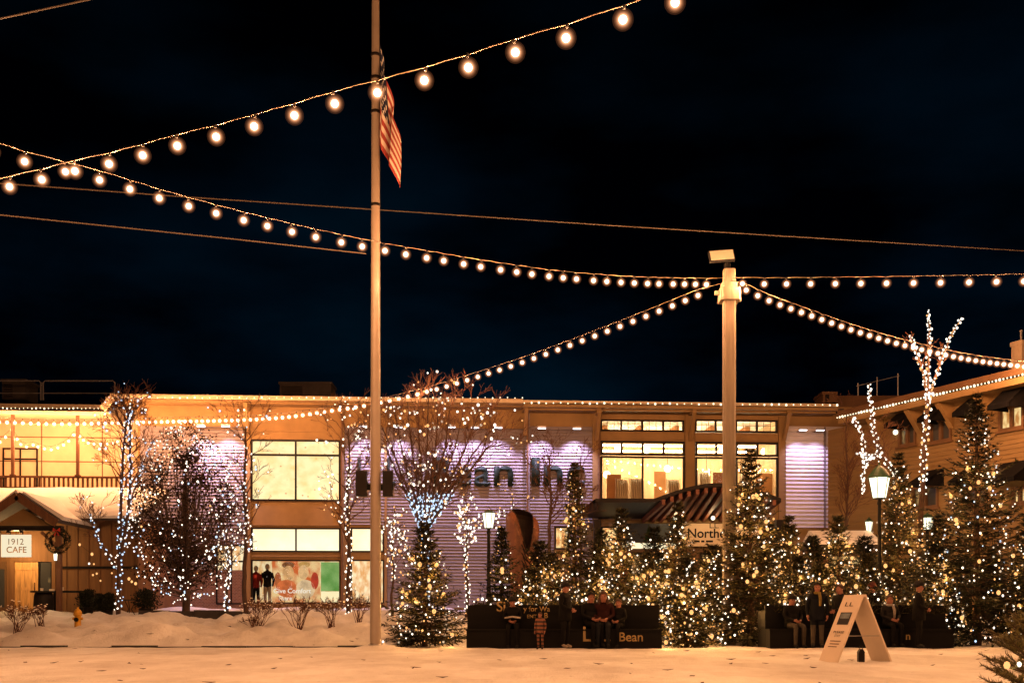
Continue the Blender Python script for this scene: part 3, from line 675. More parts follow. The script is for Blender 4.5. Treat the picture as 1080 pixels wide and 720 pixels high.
roof_box('rooftop_unit', 'squat dark ventilation unit on the far left roof beneath the railing', 2, 400, 27, 421, 53, M['roofing'], 'rooftop unit')
sc = thing('roof_screen', 'low brown screen wall on the roof behind the wrapped tree', 'screen wall', P(880, 425, 52)); g = MB(); a = P(882, 417, 52) - P(880, 425, 52); b = P(990, 430, 52) - P(880, 425, 52); g.box((a.x, 0, b.z), (b.x, .3, a.z)); g.build('screen', M['tan_dark'], sc)
for x, y0 in ((905, 404), (925, 398), (947, 394)):
    g = MB(); g.tube([(0, 0, 0), (0, 0, (425 - y0) / F * 53)], .03, 5); o = g.build('post', M['steel'], sc); o.location = P(x, 425, 52.6) - P(880, 425, 52)
g = MB(); g.tube([P(903, 407, 52.6) - P(880, 425, 52), P(949, 396, 52.6) - P(880, 425, 52)], .02, 5); g.build('rail', M['steel'], sc)

# -------------------------------------------------- the building on the right
rb_ = FR.root('inn_building', 'tan clapboard building receding on the right with black awnings and lit eaves', 'building')
def RU(x, y, off=0): return FR.at(x, y, off)
u0 = 0.3; u1 = RU(1180, 500)[0] + 7; zt = FR.at(884, 441.5, .9)[1] - .16
hs = []
def rh(x0, y0, x1, y1): 
    a = RU(x0, y0); b = RU(x1, y1); zc_ = (RU((x0 + x1) / 2, y0)[1], RU((x0 + x1) / 2, y1)[1]); hs.append((a[0], zc_[1], b[0], zc_[0])); return (a[0], zc_[1], b[0], zc_[0])
wins = [rh(948, 448, 966.5, 470), rh(981, 442, 1004, 466), rh(1054, 428, 1080.5, 453), rh(1108, 420, 1140, 446), rh(962, 512, 990, 536), rh(1068, 513, 1084, 531), rh(1020, 511, 1042, 534)]
g = MB(); holed_wall(g, u0, u1, .5, zt, 0, .2, hs); g.build('wall', mat('tan_clapboard', (.20, .125, .05), .75, .15, 1.0, .1, 20, stretch=(.3, 1, 5)), rb_)
g = MB()
zz_ = .6
while zz_ < zt - .1:
    cut = [(0.3, u1)]
    for h in sorted(hs):
        if h[1] - .07 < zz_ + .01 < h[3] + .07: cut = [(a, min(b, h[0] - .06)) for a, b in cut if a < h[0] - .06] + [(max(a, h[2] + .06), b) for a, b in cut if b > h[2] + .06]
    for a, b in sorted(set(cut)):
        if b > a: g.face([(a, -.025, zz_), (b, -.025, zz_), (b, -.004, zz_ + .15), (a, -.004, zz_ + .15)]); g.face([(a, 0, zz_), (b, 0, zz_), (b, -.025, zz_), (a, -.025, zz_)])
    zz_ += .16
g.build('clapboard_siding', bpy.data.materials['tan_clapboard'], rb_)
def rwin(h, pm, cols):
    f = MB(); fw = .09; a, z0, b, z1 = h
    f.box((a, -.06, z0), (a + fw, .1, z1)); f.box((b - fw, -.06, z0), (b, .1, z1)); f.box((a + fw, -.06, z0), (b - fw, .1, z0 + fw)); f.box((a + fw, -.06, z1 - fw), (b - fw, .1, z1))
    for k in range(1, cols): u = a + (b - a) * k / cols; f.box((u - .06, -.05, z0 + fw), (u + .06, .09, z1 - fw))
    f.box((a - .08, -.12, z0 - .07), (b + .08, -.001, z0 - .002))
    w_ = f.build('window', M['tan_dark'], rb_); p = MB(); p.box((a + .05, .06, z0 + .05), (b - .05, .07, z1 - .05)); p.build('pane', pm, w_)
for i, h in enumerate(wins): rwin(h, W['dim'] if i in (0, 1, 4, 6) else W['warm'], 2)
# eave: fascia, soffit, brackets, roof
a = RU(884, 441.5, .9); zE = a[1]
g = MB(); g.box((a[0], -.9, zE - .22), (u1, -.78, zE)); g.build('fascia', M['tan'], rb_)
g = MB(); g.box((a[0], -.775, zE - .20), (u1, .3, zE - .12)); g.build('soffit', M['tan'], rb_)
g = MB(); g.prism([(a[0], -.95, zE + .07), (a[0], -.95, zE + .30), (a[0], 3.5, zE + .9), (a[0], 3.5, zE + .3)], (u1 - a[0], 0, 0)); g.build('roof', M['tan_dark'], rb_)
for px in (930, 971, 1004, 1044, 1100):
    u = RU(px, 430)[0]; g = MB(); g.prism([(u - .12, -.75, zE - .21), (u - .12, -.02, zE - .21), (u - .12, -.02, zE - 1.1)], (.24, 0, 0)); g.build('eave_bracket', M['tan'], rb_)
# awnings
def awning(fx, fy, xr, ytop, proj=1.0):
    u0_, z0 = FR.at(fx, fy, proj); u1_ = RU(xr, 440)[0]; z1 = RU((fx + xr) / 2 + 8, ytop)[1]
    g = MB(); g.prism([(u0_, -.01, z1), (u0_, -proj, z0 + .16), (u0_, -proj, z0), (u0_, -proj + .03, z0), (u0_, -.01, z1 - .06)], (u1_ - u0_, 0, 0))
    for u in (u0_, u1_ - .02): g.prism([(u, -.012, z1 - .02), (u, -proj + .02, z0 + .14), (u, -proj + .02, z0 + .02), (u, -.012, z0 + .02)], (.02, 0, 0))
    g.build('awning', M['awning'], rb_)
for q in ((932, 452, 967, 430), (967, 446, 1003, 423), (1004, 440, 1040, 416), (1041, 433, 1086, 405), (1090, 424, 1150, 393), (957, 514, 996, 495), (1000, 512, 1030, 491), (1036, 511, 1092, 486)): awning(*q)
for q in ((1068, 1180, 590, 640), (1000, 1060, 592, 640), (950, 990, 590, 640)):
    a_ = RU(q[0], q[2]); b_ = RU(q[1], q[3]); zq = RU((q[0] + q[1]) / 2, 590)[1]; g = MB(); g.box((a_[0], -.04, .6), (b_[0], -.002, zq)); g.build('ground_floor_door', M['dark'], rb_)
ch = FR.world(RU(1077, 400)[0] + .4, -1.6, zE + .3); g = MB(); cht = MB()
cht.box((-.45, -.45, 0), (.45, .45, 1.45)); cht.box((-.52, -.52, 1.45), (.52, .52, 1.6)); o = cht.build('chimney', M['chim'], rb_); o.location = (FR.at(1077, 400, -1.9)[0], 1.9, FR.at(1075, 361, -1.9)[1] - 1.6); o.scale = (.5, .5, 1)
g = MB(); g.lathe([(.08, 1.6), (.08, 1.95), (.11, 1.97), (.11, 2.02)], 8); g.build('flue', M['steel'], o)
e0 = FR.world(a[0], .94, zE + .03)
pts = [FR.world(a[0] + (u1 - 7 - a[0]) * k / 76, .95, zE + .04) for k in range(77)]
fairy('eave_lights', 'sloping row of small white lamps along the eave of the right building', pts, [('eave', 1)], .042, pts[0], 'light strings along the eaves', maxgap=3)
wl = FR.world(RU(949, 455)[0] - .1, .12, RU(949, 455.5)[1]); t_ = thing('wall_lamp', 'small round glowing lamp on the right building beside its first upper window', 'lamp', wl); g = MB(); g.sphere((0, 0, 0), .10, 10, 6); g.build('globe', E['lamp'], t_, True); g = MB(); g.box((-.04, -.02, .08), (.04, .1, .13)); g.build('bracket', M['dark'], t_)

# -------------------------------------------------- the cafe on the left
DC = 43.0
cf = thing('cafe_building', 'low brown cafe with snow covered roof and timber gabled porch', 'cafe', (P(0, 0, DC).x, DC, 0)); c0 = Vector((P(0, 0, DC).x, DC, 0))
def cq(px, py, D): return P(px, py, D) - c0
g = MB(); a = cq(-60, 540, DC); b = cq(146, 660, DC); z1 = cq(0, 547, DC).z
hd = (cq(15, 592, DC).x, cq(15, 650, DC).z, cq(54.5, 592, DC).x, cq(0, 592, DC).z)
holed_wall(g, a.x, b.x, .5, z1, 0, .2, [hd]); g.face([(b.x, 0, .5), (b.x, 4, .5), (b.x, 4, z1), (b.x, 0, z1)])
wallbrown = mat('brown_board_wall', (.17, .08, .03), .75, .25, 1.5, .15, 20, stretch=(5, 1, .4))
g.build('wall', wallbrown, cf)
g = MB(); x_ = a.x
while x_ < b.x:
    if not (hd[0] - .1 < x_ < hd[2] + .05): g.box((x_, -.025, .8), (x_ + .05, -.002, z1 - .01))
    x_ += .42
g.build('batten', wallbrown, cf)
g = MB(); zl = cq(0, 598, DC).z; g.box((hd[2] + .3, -.07, zl - .05), (b.x, -.027, zl + .04)); g.build('ledge', M['dark'], cf)
g = MB(); g.box((hd[0], .05, hd[1]), (cq(39.5, 0, DC).x, .11, hd[3])); 
for k in range(3): zq = hd[1] + .25 + k * .75; g.box((hd[0] + .03, .035, zq), (cq(38.5, 0, DC).x, .049, zq + .12))
dr = g.build('door', M['wood'], cf); g = MB(); g.tube([(cq(36.5, 0, DC).x, .02, hd[1] + 1.0), (cq(36.5, 0, DC).x, -.03, hd[1] + 1.03), (cq(36.5, 0, DC).x, -.03, hd[1] + 1.25), (cq(36.5, 0, DC).x, .02, hd[1] + 1.28)], .015, 6); g.build('handle', M['dark'], dr)
g = MB(); g.box((cq(40, 0, DC).x, .02, hd[1]), (hd[2], .10, hd[1] + .9)); g.box((cq(40, 0, DC).x, .02, hd[1] + .9), (cq(41.5, 0, DC).x, .1, hd[3])); g.box((cq(53, 0, DC).x, .02, hd[1] + .9), (hd[2], .1, hd[3])); wn = g.build('window', M['dark'], cf)
g = MB(); g.box((cq(41.5, 0, DC).x, .07, hd[1] + .9), (cq(53, 0, DC).x, .08, hd[3])); g.build('pane', W['dim'], wn)
window_l = MB(); window_l.box((cq(-40, 0, DC).x, -.06, cq(0, 647, DC).z), (cq(7, 0, DC).x, -.003, cq(0, 592, DC).z)); wn = window_l.build('window', M['tan_dark'], cf)
g = MB(); g.box((cq(-38, 0, DC).x, -.08, cq(0, 640, DC).z), (cq(5.5, 0, DC).x, -.062, cq(0, 600, DC).z)); g.build('pane', W['dim'], wn)
# snowy lean-to roof
def roof_pt(px, t):
    e = cq(px, 548, 41.6); k = cq(px, 517, 45.4); return Vector((e.x, e.y + (k.y - e.y) * t, e.z + (k.z - e.z) * t))
g = MB(); e0_, e1_ = cq(-70, 548, 41.6), cq(146, 548, 41.6); k0 = cq(0, 517.5, 45.4)
g.prism([(e0_.x, e0_.y, e0_.z - .02), (e0_.x, e0_.y, e0_.z + .10), (e0_.x, k0.y, k0.z - .05), (e0_.x, k0.y, k0.z - .2)], (e1_.x - e0_.x, 0, 0)); g.build('roof', M['roofing'], cf)
nx, ny = 60, 16; V = []; Fs = []
for j in range(ny + 1):
    for i in range(nx + 1):
        t = j / ny; x_ = e0_.x + (e1_.x - .1 - e0_.x) * i / nx; cut = max(0, (i / nx - .9) / .1)
        edge = min(1, t * 6 + .25) * min(1, (1 - cut) * 2 + .1)
        y_ = e0_.y - .03 + (k0.y - e0_.y) * t; z_ = e0_.z + .10 + (k0.z - e0_.z - .14) * t + edge * (.16 + .05 * noise.noise(Vector((x_ * .9, y_ * .9, 2)))) + .01
        V.append((x_, y_, z_))
for j in range(ny):
    for i in range(nx): q = j * (nx + 1) + i; Fs.append((q, q + 1, q + nx + 2, q + nx + 1))
g = MB(); g.v = V; g.f = Fs; g.mi = [0] * len(Fs)
base = [(e0_.x, e0_.y - .03, e0_.z + .09), (e1_.x - .1, e0_.y - .03, e0_.z + .09)]
for i in range(nx): g.face([(V[i][0], V[i][1], e0_.z + .06), (V[i + 1][0], V[i + 1][1], e0_.z + .06), V[i + 1], V[i]])
for j in range(ny): a_, b_ = V[j * (nx + 1) + nx], V[(j + 1) * (nx + 1) + nx]; g.face([(a_[0], a_[1], a_[2] - .25), (b_[0], b_[1], b_[2] - .25), b_, a_])
tag(g.build('roof_snow', M['snow'], cf, True))
# gable porch
DG = 39.6
gp_ = [cq(-24, 551, DG), cq(18, 522, DG), cq(60.5, 551, DG)]
for i, (p, q) in enumerate(((gp_[0], gp_[1]), (gp_[1], gp_[2]))):
    g = MB(); d = (q - p); n_ = Vector((-d.z, 0, d.x)).normalized(); 
    g.prism([p, q, q + n_ * .13, p + n_ * .13], (0, 3.6, 0)); g.build('porch_roof', M['roofing'], cf)
    g = MB(); s_ = n_ * .28; g.prism([p + n_ * .135 + Vector((0, .25, 0)), q + n_ * .135 + Vector((0, .25, 0)), q + s_ + Vector((0, .25, 0)), p + s_ * .7 + Vector((0, .25, 0))], (0, 3.3, 0)); g.build('porch_snow', M['snow'], cf)
    g = MB(); g.prism([p - n_ * .16 + Vector((0, -.06, 0)), q - n_ * .16 + Vector((0, -.06, 0)), q + n_ * .10 + Vector((0, -.06, 0)), p + n_ * .10 + Vector((0, -.06, 0))], (0, .058, 0)); g.build('barge_board', M['brownwood'], cf)
g = MB(); zb_ = cq(0, 553.5, DG).z; g.prism([(gp_[0].x + .3, DG - DC + .5, zb_), (gp_[2].x - .35, DG - DC + .5, zb_), (gp_[1].x, DG - DC + .5, gp_[1].z - .42)], (0, .1, 0)); g.build('gable_panel', M['tan'], cf)
g = MB(); g.box((cq(-24, 0, DG).x, DG - DC + .05, cq(0, 559, DG).z), (cq(64, 0, DG).x, DG - DC + .3, cq(0, 554, DG).z)); g.build('porch_beam', M['dark'], cf)
for x_ in (-20, 60.5):
    g = MB(); q = cq(x_, 0, DG).x; g.box((q - .08, DG - DC + .08, .4), (q + .08, DG - DC + .25, cq(0, 559.2, DG).z)); g.beam((q - .1, DG - DC + .17, cq(0, 575, DG).z), (q - .62 if x_ > 0 else q + .6, DG - DC + .17, cq(0, 560.5, DG).z), .09, .09); g.build('porch_post', M['brownwood'], cf)
# cafe sign
cs = thing('cafe_sign', 'square white lit sign lettered CAFE hanging under the porch gable', 'sign', P(16.5, 575, DG - .1)); o0 = P(16.5, 575, DG - .1)
def sq(px, py): return P(px, py, DG - .1) - o0
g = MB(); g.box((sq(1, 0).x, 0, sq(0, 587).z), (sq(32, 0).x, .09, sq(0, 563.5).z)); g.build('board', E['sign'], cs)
text('CAFE', sq(7, 0).x, sq(28, 0).x, sq(0, 582.5).z, -.006, M['tan_dark'], cs, .006); text('1912', sq(9, 0).x, sq(25, 0).x, sq(0, 574).z, -.006, M['tan_dark'], cs, -.004)
for x_ in (10.5, 23.5):
    g = MB(); q = sq(x_, 562); g.tube([q + Vector((0, .15, .16)), q + Vector((0, .1, .17)), q + Vector((0, -.12, .13))], .014, 5); g.lathe([(.02, .1), (.06, .06), (.075, .0)], 8, (q.x, q.y - .14, q.z)); g.build('gooseneck_lamp', M['dark'], cs, True)
    g = MB(); g.box((sq(x_, 0).x - .012, .03, sq(0, 563.4).z), (sq(x_, 0).x + .012, .05, sq(0, 556.5).z)); g.build('hanger', M['dark'], cs)
# wreath
wr = thing('wreath', 'dark evergreen wreath hung on the porch post beside the cafe sign', 'wreath', P(61, 570, DG - .2)); rg = random.Random(8)
g = MB()
for k in range(1500):
    t = rg.uniform(0, 2 * PI); ph = rg.uniform(0, 2 * PI); rr_ = .335 + .085 * math.cos(ph); c_ = Vector((rr_ * math.cos(t), .07 * math.sin(ph), rr_ * math.sin(t)))
    d = Vector((math.cos(t) * math.cos(ph) - math.sin(t) * .8, math.sin(ph) - .3, math.sin(t) * math.cos(ph) + math.cos(t) * .8)).normalized() * rg.uniform(.05, .11); s_ = d.orthogonal().normalized() * .012
    g.face([c_ - s_, c_ + s_, c_ + d])
g.build('greenery', M['needle2'], wr)
g = MB(); 
for s_ in (-1, 1): g.prism([(0, -.12, .36), (s_ * .12, -.13, .44), (s_ * .13, -.13, .30)], (0, .03, 0)); g.prism([(0, -.12, .35), (s_ * .05, -.13, .16), (s_ * .10, -.13, .18)], (0, .02, 0))
g.build('bow', red, wr)
lp = thing('porch_lantern', 'small glowing lantern on the porch post under the wreath', 'lantern', P(58.5, 587, DG - .15)); g = MB(); g.lathe([(.05, -.12), (.065, .08), (.05, .12)], 8); g.build('glass', E['lamp'], lp, True); g = MB(); g.lathe([(.08, .12), (.05, .17), (.01, .2)], 8); g.build('cap', M['dark'], lp)

PL = []
def point(parent, loc, energy, col, r=.05, cam_vis=True):
    L = bpy.data.lights.new('glow', 'POINT'); L.energy = energy; L.color = col; L.shadow_soft_size = r
    o = bpy.data.objects.new('glow', L); C.objects.link(o); o.parent = parent; o.location = loc; return o
WARM = (1.0, .50, .20)
pq = P(17, 572, 41.9); pl_ = thing('porch_lamp', 'small round ceiling lamp under the cafe porch before the wooden door', 'lamp', pq); g = MB(); g.sphere((0, 0, 0), .09, 10, 6); g.build('globe', E['lamp'], pl_, True); g = MB(); g.tube([(0, 0, .08), (0, 0, .5)], .012, 5); g.build('stem', M['dark'], pl_)
point(pl_, (0, .0, -.17), 190, (1, .58, .22), .06)
point(lp, (0, -.12, 0), 25, (1, .7, .4), .05)
point(cs, (0, -.5, -.35), 45, (1, .55, .22), .08)

# -------------------------------------------------- globe string lights
env = MB(); env.sphere((0, 0, 0), .124, 18, 12); GLOBE = env.mesh('bulb', E['globe'], True)  # outermost halo shell, wider than the bulb itself
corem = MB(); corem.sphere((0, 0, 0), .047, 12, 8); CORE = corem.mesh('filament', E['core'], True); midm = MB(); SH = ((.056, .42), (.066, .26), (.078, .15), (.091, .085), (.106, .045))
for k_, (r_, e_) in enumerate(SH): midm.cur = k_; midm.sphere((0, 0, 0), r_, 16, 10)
MID = midm.mesh('halo_shells', [emit('halo_layer_glow', (1.0, .50 - .035 * k_, .26 - .03 * k_), e_, through=True) for k_, (r_, e_) in enumerate(SH)], True)  # nested emissive shells imitate a soft glow halo around each bulb
sock = MB(); sock.lathe([(.016, .118), (.018, .122), (.018, .15), (.010, .17)], 8); SOCK = sock.mesh('socket', M['black'], True)
lights_cache = {}
def glow_data(e, col, r=.05):
    k = (e, col, r)
    if k not in lights_cache:
        L = bpy.data.lights.new('glow', 'POINT'); L.energy = e; L.color = col; L.shadow_soft_size = r; lights_cache[k] = L
    return lights_cache[k]
BULB_COL = (1.0, .43, .175)
def smooth_interp(xs, ks, vals): return np.interp(xs, ks, vals)
def globe_string(label, pts, energy, extra=(), sag=.17, scale=1.0):
    """pts: bulb centres in the world; a cable runs above them, every bulb hangs from it by its socket"""
    base = pts[0]; root = thing('string_lights', label, 'string lights', base, 0, 'globe string lights over the square')
    cab = []
    for i, p in enumerate(pts):
        cab.append(p - base + Vector((0, 0, sag * scale)))
        if i < len(pts) - 1: m_ = (p + pts[i + 1]) / 2 - base; cab.append(m_ + Vector((0, 0, sag * scale + .012)))
    cab = [Vector(q) - base for q in extra[0:1]] + cab + [Vector(q) - base for q in extra[1:2]]
    g = MB(); g.tube(cab, .008, 5); g.build('cable', M['cable'], root)
    for i, p in enumerate(pts):
        b = bpy.data.objects.new('bulb', GLOBE); C.objects.link(b); b.parent = root; b.location = p - base; b.scale = (scale * 1.08,) * 3; b.rotation_euler = (.12 * math.sin(i * 2.3), .14 * math.sin(i * 1.7 + 1), 0)
        c_ = bpy.data.objects.new('filament', CORE); C.objects.link(c_); c_.parent = b
        m_ = bpy.data.objects.new('halo_shells', MID); C.objects.link(m_); m_.parent = b
        s_ = bpy.data.objects.new('socket', SOCK); C.objects.link(s_); s_.parent = b
        if energy:
            L = bpy.data.objects.new('glow', glow_data(energy, BULB_COL, .034)); C.objects.link(L); L.parent = b
            L.location = (0, 0, -.0)
    return root
CORE_SHADOW = True
def along(ctrl, n=None, xs=None, spacing=None):
    """ctrl: (px,py,D) control points; bulbs at the given pixel columns or with pixel spacing that changes along it"""
    ctrl = sorted(ctrl); kx = [c[0] for c in ctrl]
    if xs is None:
        xs = []; x = spacing[0][0]; sx = [s[0] for s in spacing]; sv = [s[1] for s in spacing]
        while x <= spacing[-1][0]: xs.append(x); x += float(np.interp(x, sx, sv))
    # smooth interpolation through the control points (Catmull-Rom on y and D)
    out = []
    for x in xs:
        j = max(1, min(len(kx) - 1, int(np.searchsorted(kx, x)))); x0, x1 = kx[j - 1], kx[j]; t = (x - x0) / (x1 - x0)
        def cr(idx):
            p1, p2 = ctrl[j - 1][idx], ctrl[j][idx]
            m1 = (p2 - (ctrl[j - 2][idx] if j > 1 else p1 - (p2 - p1))) / (x1 - (kx[j - 2] if j > 1 else x0 - (x1 - x0))) * (x1 - x0)
            m2 = ((ctrl[j + 1][idx] if j < len(kx) - 1 else p2 + (p2 - p1)) - p1) / ((kx[j + 1] if j < len(kx) - 1 else x1 + (x1 - x0)) - x0) * (x1 - x0)
            return (2 * t**3 - 3 * t**2 + 1) * p1 + (t**3 - 2 * t**2 + t) * m1 + (-2 * t**3 + 3 * t**2) * p2 + (t**3 - t**2) * m2
        out.append(P(x, cr(1), cr(2)))
    return out
A_xy = [(-28, 206), (10, 197), (44, 189.5), (79, 180.5), (115, 173), (150.5, 164), (187, 154), (228, 144.5), (268, 133.5), (310.5, 122), (353, 109.5), (398, 98), (447.5, 85), (494, 71.5), (543.5, 55.5), (597, 40.5), (657, 21), (712, 3), (776, -18), (850, -44), (940, -78)]
A_xy = [(-290, 262), (-252, 254), (-214, 246), (-176, 238), (-140, 230), (-102, 222), (-65, 214)] + A_xy
A_p = [P(x, y, 19.6 - .40 * (i - 7) + .004 * (i - 7) ** 2) for i, (x, y) in enumerate(A_xy)]
EB = 74
globe_string('highest string of large globe bulbs rising past the flag to the top of the picture', A_p, EB * 1.35, (P(-420, 285, 26), P(1080, -140, 9.5)))
B_xs = [-250, -212, -176, -141, -106, -72, -38, -8, 26, 69, 105, 137, 168, 199, 228, 257, 282, 308, 333, 360, 382, 406, 428, 450, 468, 489, 507, 528, 545, 561, 579, 594, 608, 626, 640, 655, 669, 683, 695, 710, 722, 733.5, 745]
B_c = [(-260, 66, 15.4), (-40, 149, 18.5), (26, 170.5, 19.5), (105, 190, 21), (168, 209, 22.2), (228, 225, 23.3), (308, 244.5, 24.8), (382, 260, 26.2), (450, 272, 27.4), (528, 284.5, 28.7), (594, 293, 29.8), (669, 298.5, 30.9), (745, 300, 31.9)]
globe_string('string of globe bulbs sagging from the upper left edge to the tall square post', along(B_c, xs=B_xs), EB, (P(-420, -5, 13), P(762, 293, 32)))
C_c = [(-60, 441, 44.6), (0, 445, 45), (60, 447, 45.2), (120, 446, 45.3), (180, 444.5, 45.3), (250, 443, 45.2), (300, 440, 44.6), (340, 434.5, 43.8), (400, 425, 42.2), (460, 410.5, 40.3), (508, 396, 38.8), (560, 379, 37.2), (624, 355.5, 35.2), (689, 330.5, 33.4), (745, 308, 32)]
globe_string('longest string of globe bulbs dropping from the square post down to the store balcony', along(C_c, spacing=[(-60, 8.5), (60, 8.2), (130, 6.6), (200, 6), (300, 7), (360, 8.4), (460, 10.5), (560, 12.5), (690, 14), (747, 13)]), EB * .62, (P(-90, 440, 44.5), P(760, 299, 32)))
D_c = [(780, 299, 31.8), (806, 299.5, 31.4), (900, 299, 29.9), (1000, 298, 28.3), (1110, 296, 26.6)]
globe_string('level string of widely spaced globe bulbs running right from the square post', along(D_c, xs=[783, 806, 829.5, 855, 881, 908, 935, 963.5, 992, 1022, 1051, 1080, 1111]), EB, (P(772, 293, 32), P(1150, 288, 26)))
E_c = [(785, 305, 31.9), (811, 317, 32.2), (857, 333.5, 33), (908, 351, 33.8), (963, 366.5, 34.6), (1022, 379, 35.6), (1080, 386.5, 36.4), (1130, 391, 37)]
globe_string('string of globe bulbs falling from the square post towards the chimney on the right', along(E_c, spacing=[(787, 12.2), (857, 10.6), (950, 9), (1050, 7.2), (1130, 7)]), EB, (P(772, 296, 32), P(1160, 391, 37.4)))
# strings that carry on over the square behind the viewer
for k, (a, b, n, lab) in enumerate((((9.0, 10.5, 7.6), (-13, 6, 7.8), 22, 'string of globe bulbs crossing over the near side of the square'), ((13, 3, 7.8), (-14, -4, 7.8), 24, 'string of globe bulbs crossing the square behind the viewer'), ((13.5, 27, 8.2), (12, 4, 7.6), 22, 'string of globe bulbs along the right side of the square, out of view'))):
    a, b = Vector(a), Vector(b); pts = [a.lerp(b, i / (n - 1)) - Vector((0, 0, 1.0 * math.sin(PI * i / (n - 1)))) for i in range(n)]
    globe_string(lab, pts, EB * 1.8)
# balcony swags
sw = [(0, 466), (6, 461), (13, 454.5), (18, 463), (22, 468.5), (28, 471), (35, 469), (40, 471), (47, 473), (54, 474), (61, 472), (67, 469), (72.5, 465), (78, 458.5), (84, 460), (88, 464), (93, 467), (99, 468), (106, 468), (113, 468), (119, 467), (124, 465.5)]
pts = []
for x, y in sw: u, z = FA.at(x, y, .7); pts.append(FA.world(u, .7, z))
globe_string('short swagged string of globe bulbs hung between the balcony posts', pts, 24, scale=.75)
# bare wires
def wire(label, pts, r=.012):
    pts = [Vector(p) for p in pts]; base = pts[0]; q = []
    for i in range(len(pts) - 1):
        for k in range(8): q.append(pts[i].lerp(pts[i + 1], k / 8) - base)
    q.append(pts[-1] - base); g = MB(); g.tube(q, r, 5); o = g.build('cable', M['cable']); o.location = base; tag(o, label, 'cable', 'bare wires over the square')
wire('thin bare wire stretched across the whole sky behind the flagpole', [P(-520, 150, 22), P(-60, 189, 27), P(200, 208, 29.5), P(395, 221, 31.5), P(640, 237.5, 34), P(1080, 264.5, 38), P(1180, 270, 39)], .016)
wire('short bare wire sloping from the left edge to behind the flagpole', [P(-520, 170, 20), P(-60, 220.5, 24), P(100, 237, 25.3), P(250, 252.5, 26.4), P(386, 267.5, 27.8)], .014)
wire('short bare wire crossing the top left corner of the sky', [P(-80, 39.5, 17), P(0, 20, 16), P(93, 0, 15), P(300, -50, 13)], .012)

# -------------------------------------------------- flagpole, flag, loudspeakers, light post
DF = 28.2; fp0 = P(396, 684, DF); fp = thing('flagpole', 'tall tapering pale flagpole rising out of the top of the picture', 'flagpole', (fp0.x, DF, 0))
g = MB(); hh = 18.5; prof = [(.19, 0), (.19, .06), (.138, .10)] + [(.138 - .055 * k / 12, .10 + (hh - .1) * k / 12) for k in range(1, 13)]; g.lathe(prof, 20); g.build('pole', M['pole'], fp, True)
g = MB(); g.lathe([(.30, -.05), (.30, .03), (.22, .05), (.18, .12)], 20); g.build('base_collar', M['steel'], fp, True)
for zz in (P(0, 218, DF).z, P(0, 120, DF).z, P(0, 60, DF).z, P(0, 84, DF).z): g = MB(); g.lathe([(.10, 0), (.118, .01), (.118, .07), (.10, .08)], 16, (0, 0, zz)); g.build('band', M['dark'], fp, True)
zs = P(0, 513, DF).z; g = MB(); g.box((-.44, .06, zs - .07), (.44, .16, zs + .07)); g.build('cross_arm', M['black'], fp)
g = MB(); g.tube([(.142, -.02, .9), (.095, -.02, 17)], .004, 4); g.build('halyard', M['cable'], fp)
for s_, lab in ((-1, 'black box loudspeaker on the left side of the flagpole arm'), (1, 'black box loudspeaker on the right side of the flagpole arm')):
    x0, x1 = (376, 388) if s_ < 0 else (404, 415); a = P(x0, 497, DF); b = P(x1, 523.5, DF)
    t_ = thing('loudspeaker', lab, 'loudspeaker', ((a.x + b.x) / 2, DF, b.z)); g = MB(); hw = (b.x - a.x) / 2; hz = a.z - b.z
    g.prism([(-hw, -.14, 0), (hw, -.14, 0), (hw * .8, .05, 0), (-hw * .8, .05, 0)], (0, 0, hz)); g.build('cabinet', M['black'], t_)
    g = MB(); g.box((-hw + .02, -.15, .03), (hw - .02, -.142, hz - .03)); g.build('grille', M['dark'], t_)
# the flag hangs limp beside the pole
def build_flag():
    ns, ntt = 64, 78; V = []; c00 = P(400.5, 46, DF); c01 = P(401, 154, DF); c10 = P(420, 140, DF); c11 = P(421.5, 197, DF)
    for j in range(ntt + 1):
        t = j / ntt
        for i in range(ns + 1):
            s_ = i / ns
            p = (c00.lerp(c10, s_ ** .9)).lerp(c01.lerp(c11, s_ ** 1.15), t)
            amp = .16 * min(1, s_ * 3); ph = s_ * 13 + t * 2.2
            p = p + Vector((.06 * math.sin(ph * 1.0 + .6) * min(1, s_ * 4) * (1 - .3 * t), amp * math.sin(ph) + .05 * math.sin(5 * t + 9 * s_), -.05 * math.sin(ph + 1) * s_))
            p.x = max(p.x, c00.x + .01 + .02 * s_); V.append(tuple(p - c00))
    g = MB(); g.v = V
    def star(u, v):                        # little five pointed stars in the canton
        for r_ in range(9):
            n_ = 6 if r_ % 2 == 0 else 5
            for c_ in range(n_):
                cx = (c_ + .5) / 6 if n_ == 6 else (c_ + 1) / 6; cyy = (r_ + .5) / 9
                if abs(u - cx) * 1.4 + abs(v - cyy) < .05: return True
        return False
    for j in range(ntt):
        for i in range(ns):
            q = j * (ns + 1) + i; g.f.append((q, q + 1, q + ns + 2, q + ns + 1)); s_, t = (i + .5) / ns, (j + .5) / ntt
            if s_ < .40 and t < 7 / 13: k = 3 if star(s_ / .4, t / (7 / 13)) else 2
            else: k = int(t * 13) % 2
            g.mi.append(k)
    o = g.build('flag', [mat('flag_red', (.34, .05, .04), .8, .15, 5), mat('flag_white', (.72, .62, .52), .8, .08, 5), mat('flag_blue', (.012, .016, .045), .8, .2, 5), mat('flag_star', (.8, .75, .68), .8, .05, 5)], None, True, c00)
    md = o.modifiers.new('s', 'SOLIDIFY'); md.thickness = .004
    tag(o, 'red and white striped flag with starred dark blue canton hanging limp', 'flag')
build_flag()
DP = 32.2; pp = P(769, 650, DP); lp_ = thing('light_post', 'tall square timber post where the light strings meet, with a floodlight bracket', 'post', (pp.x, DP, 0))
def lz(y): return P(0, y, DP).z
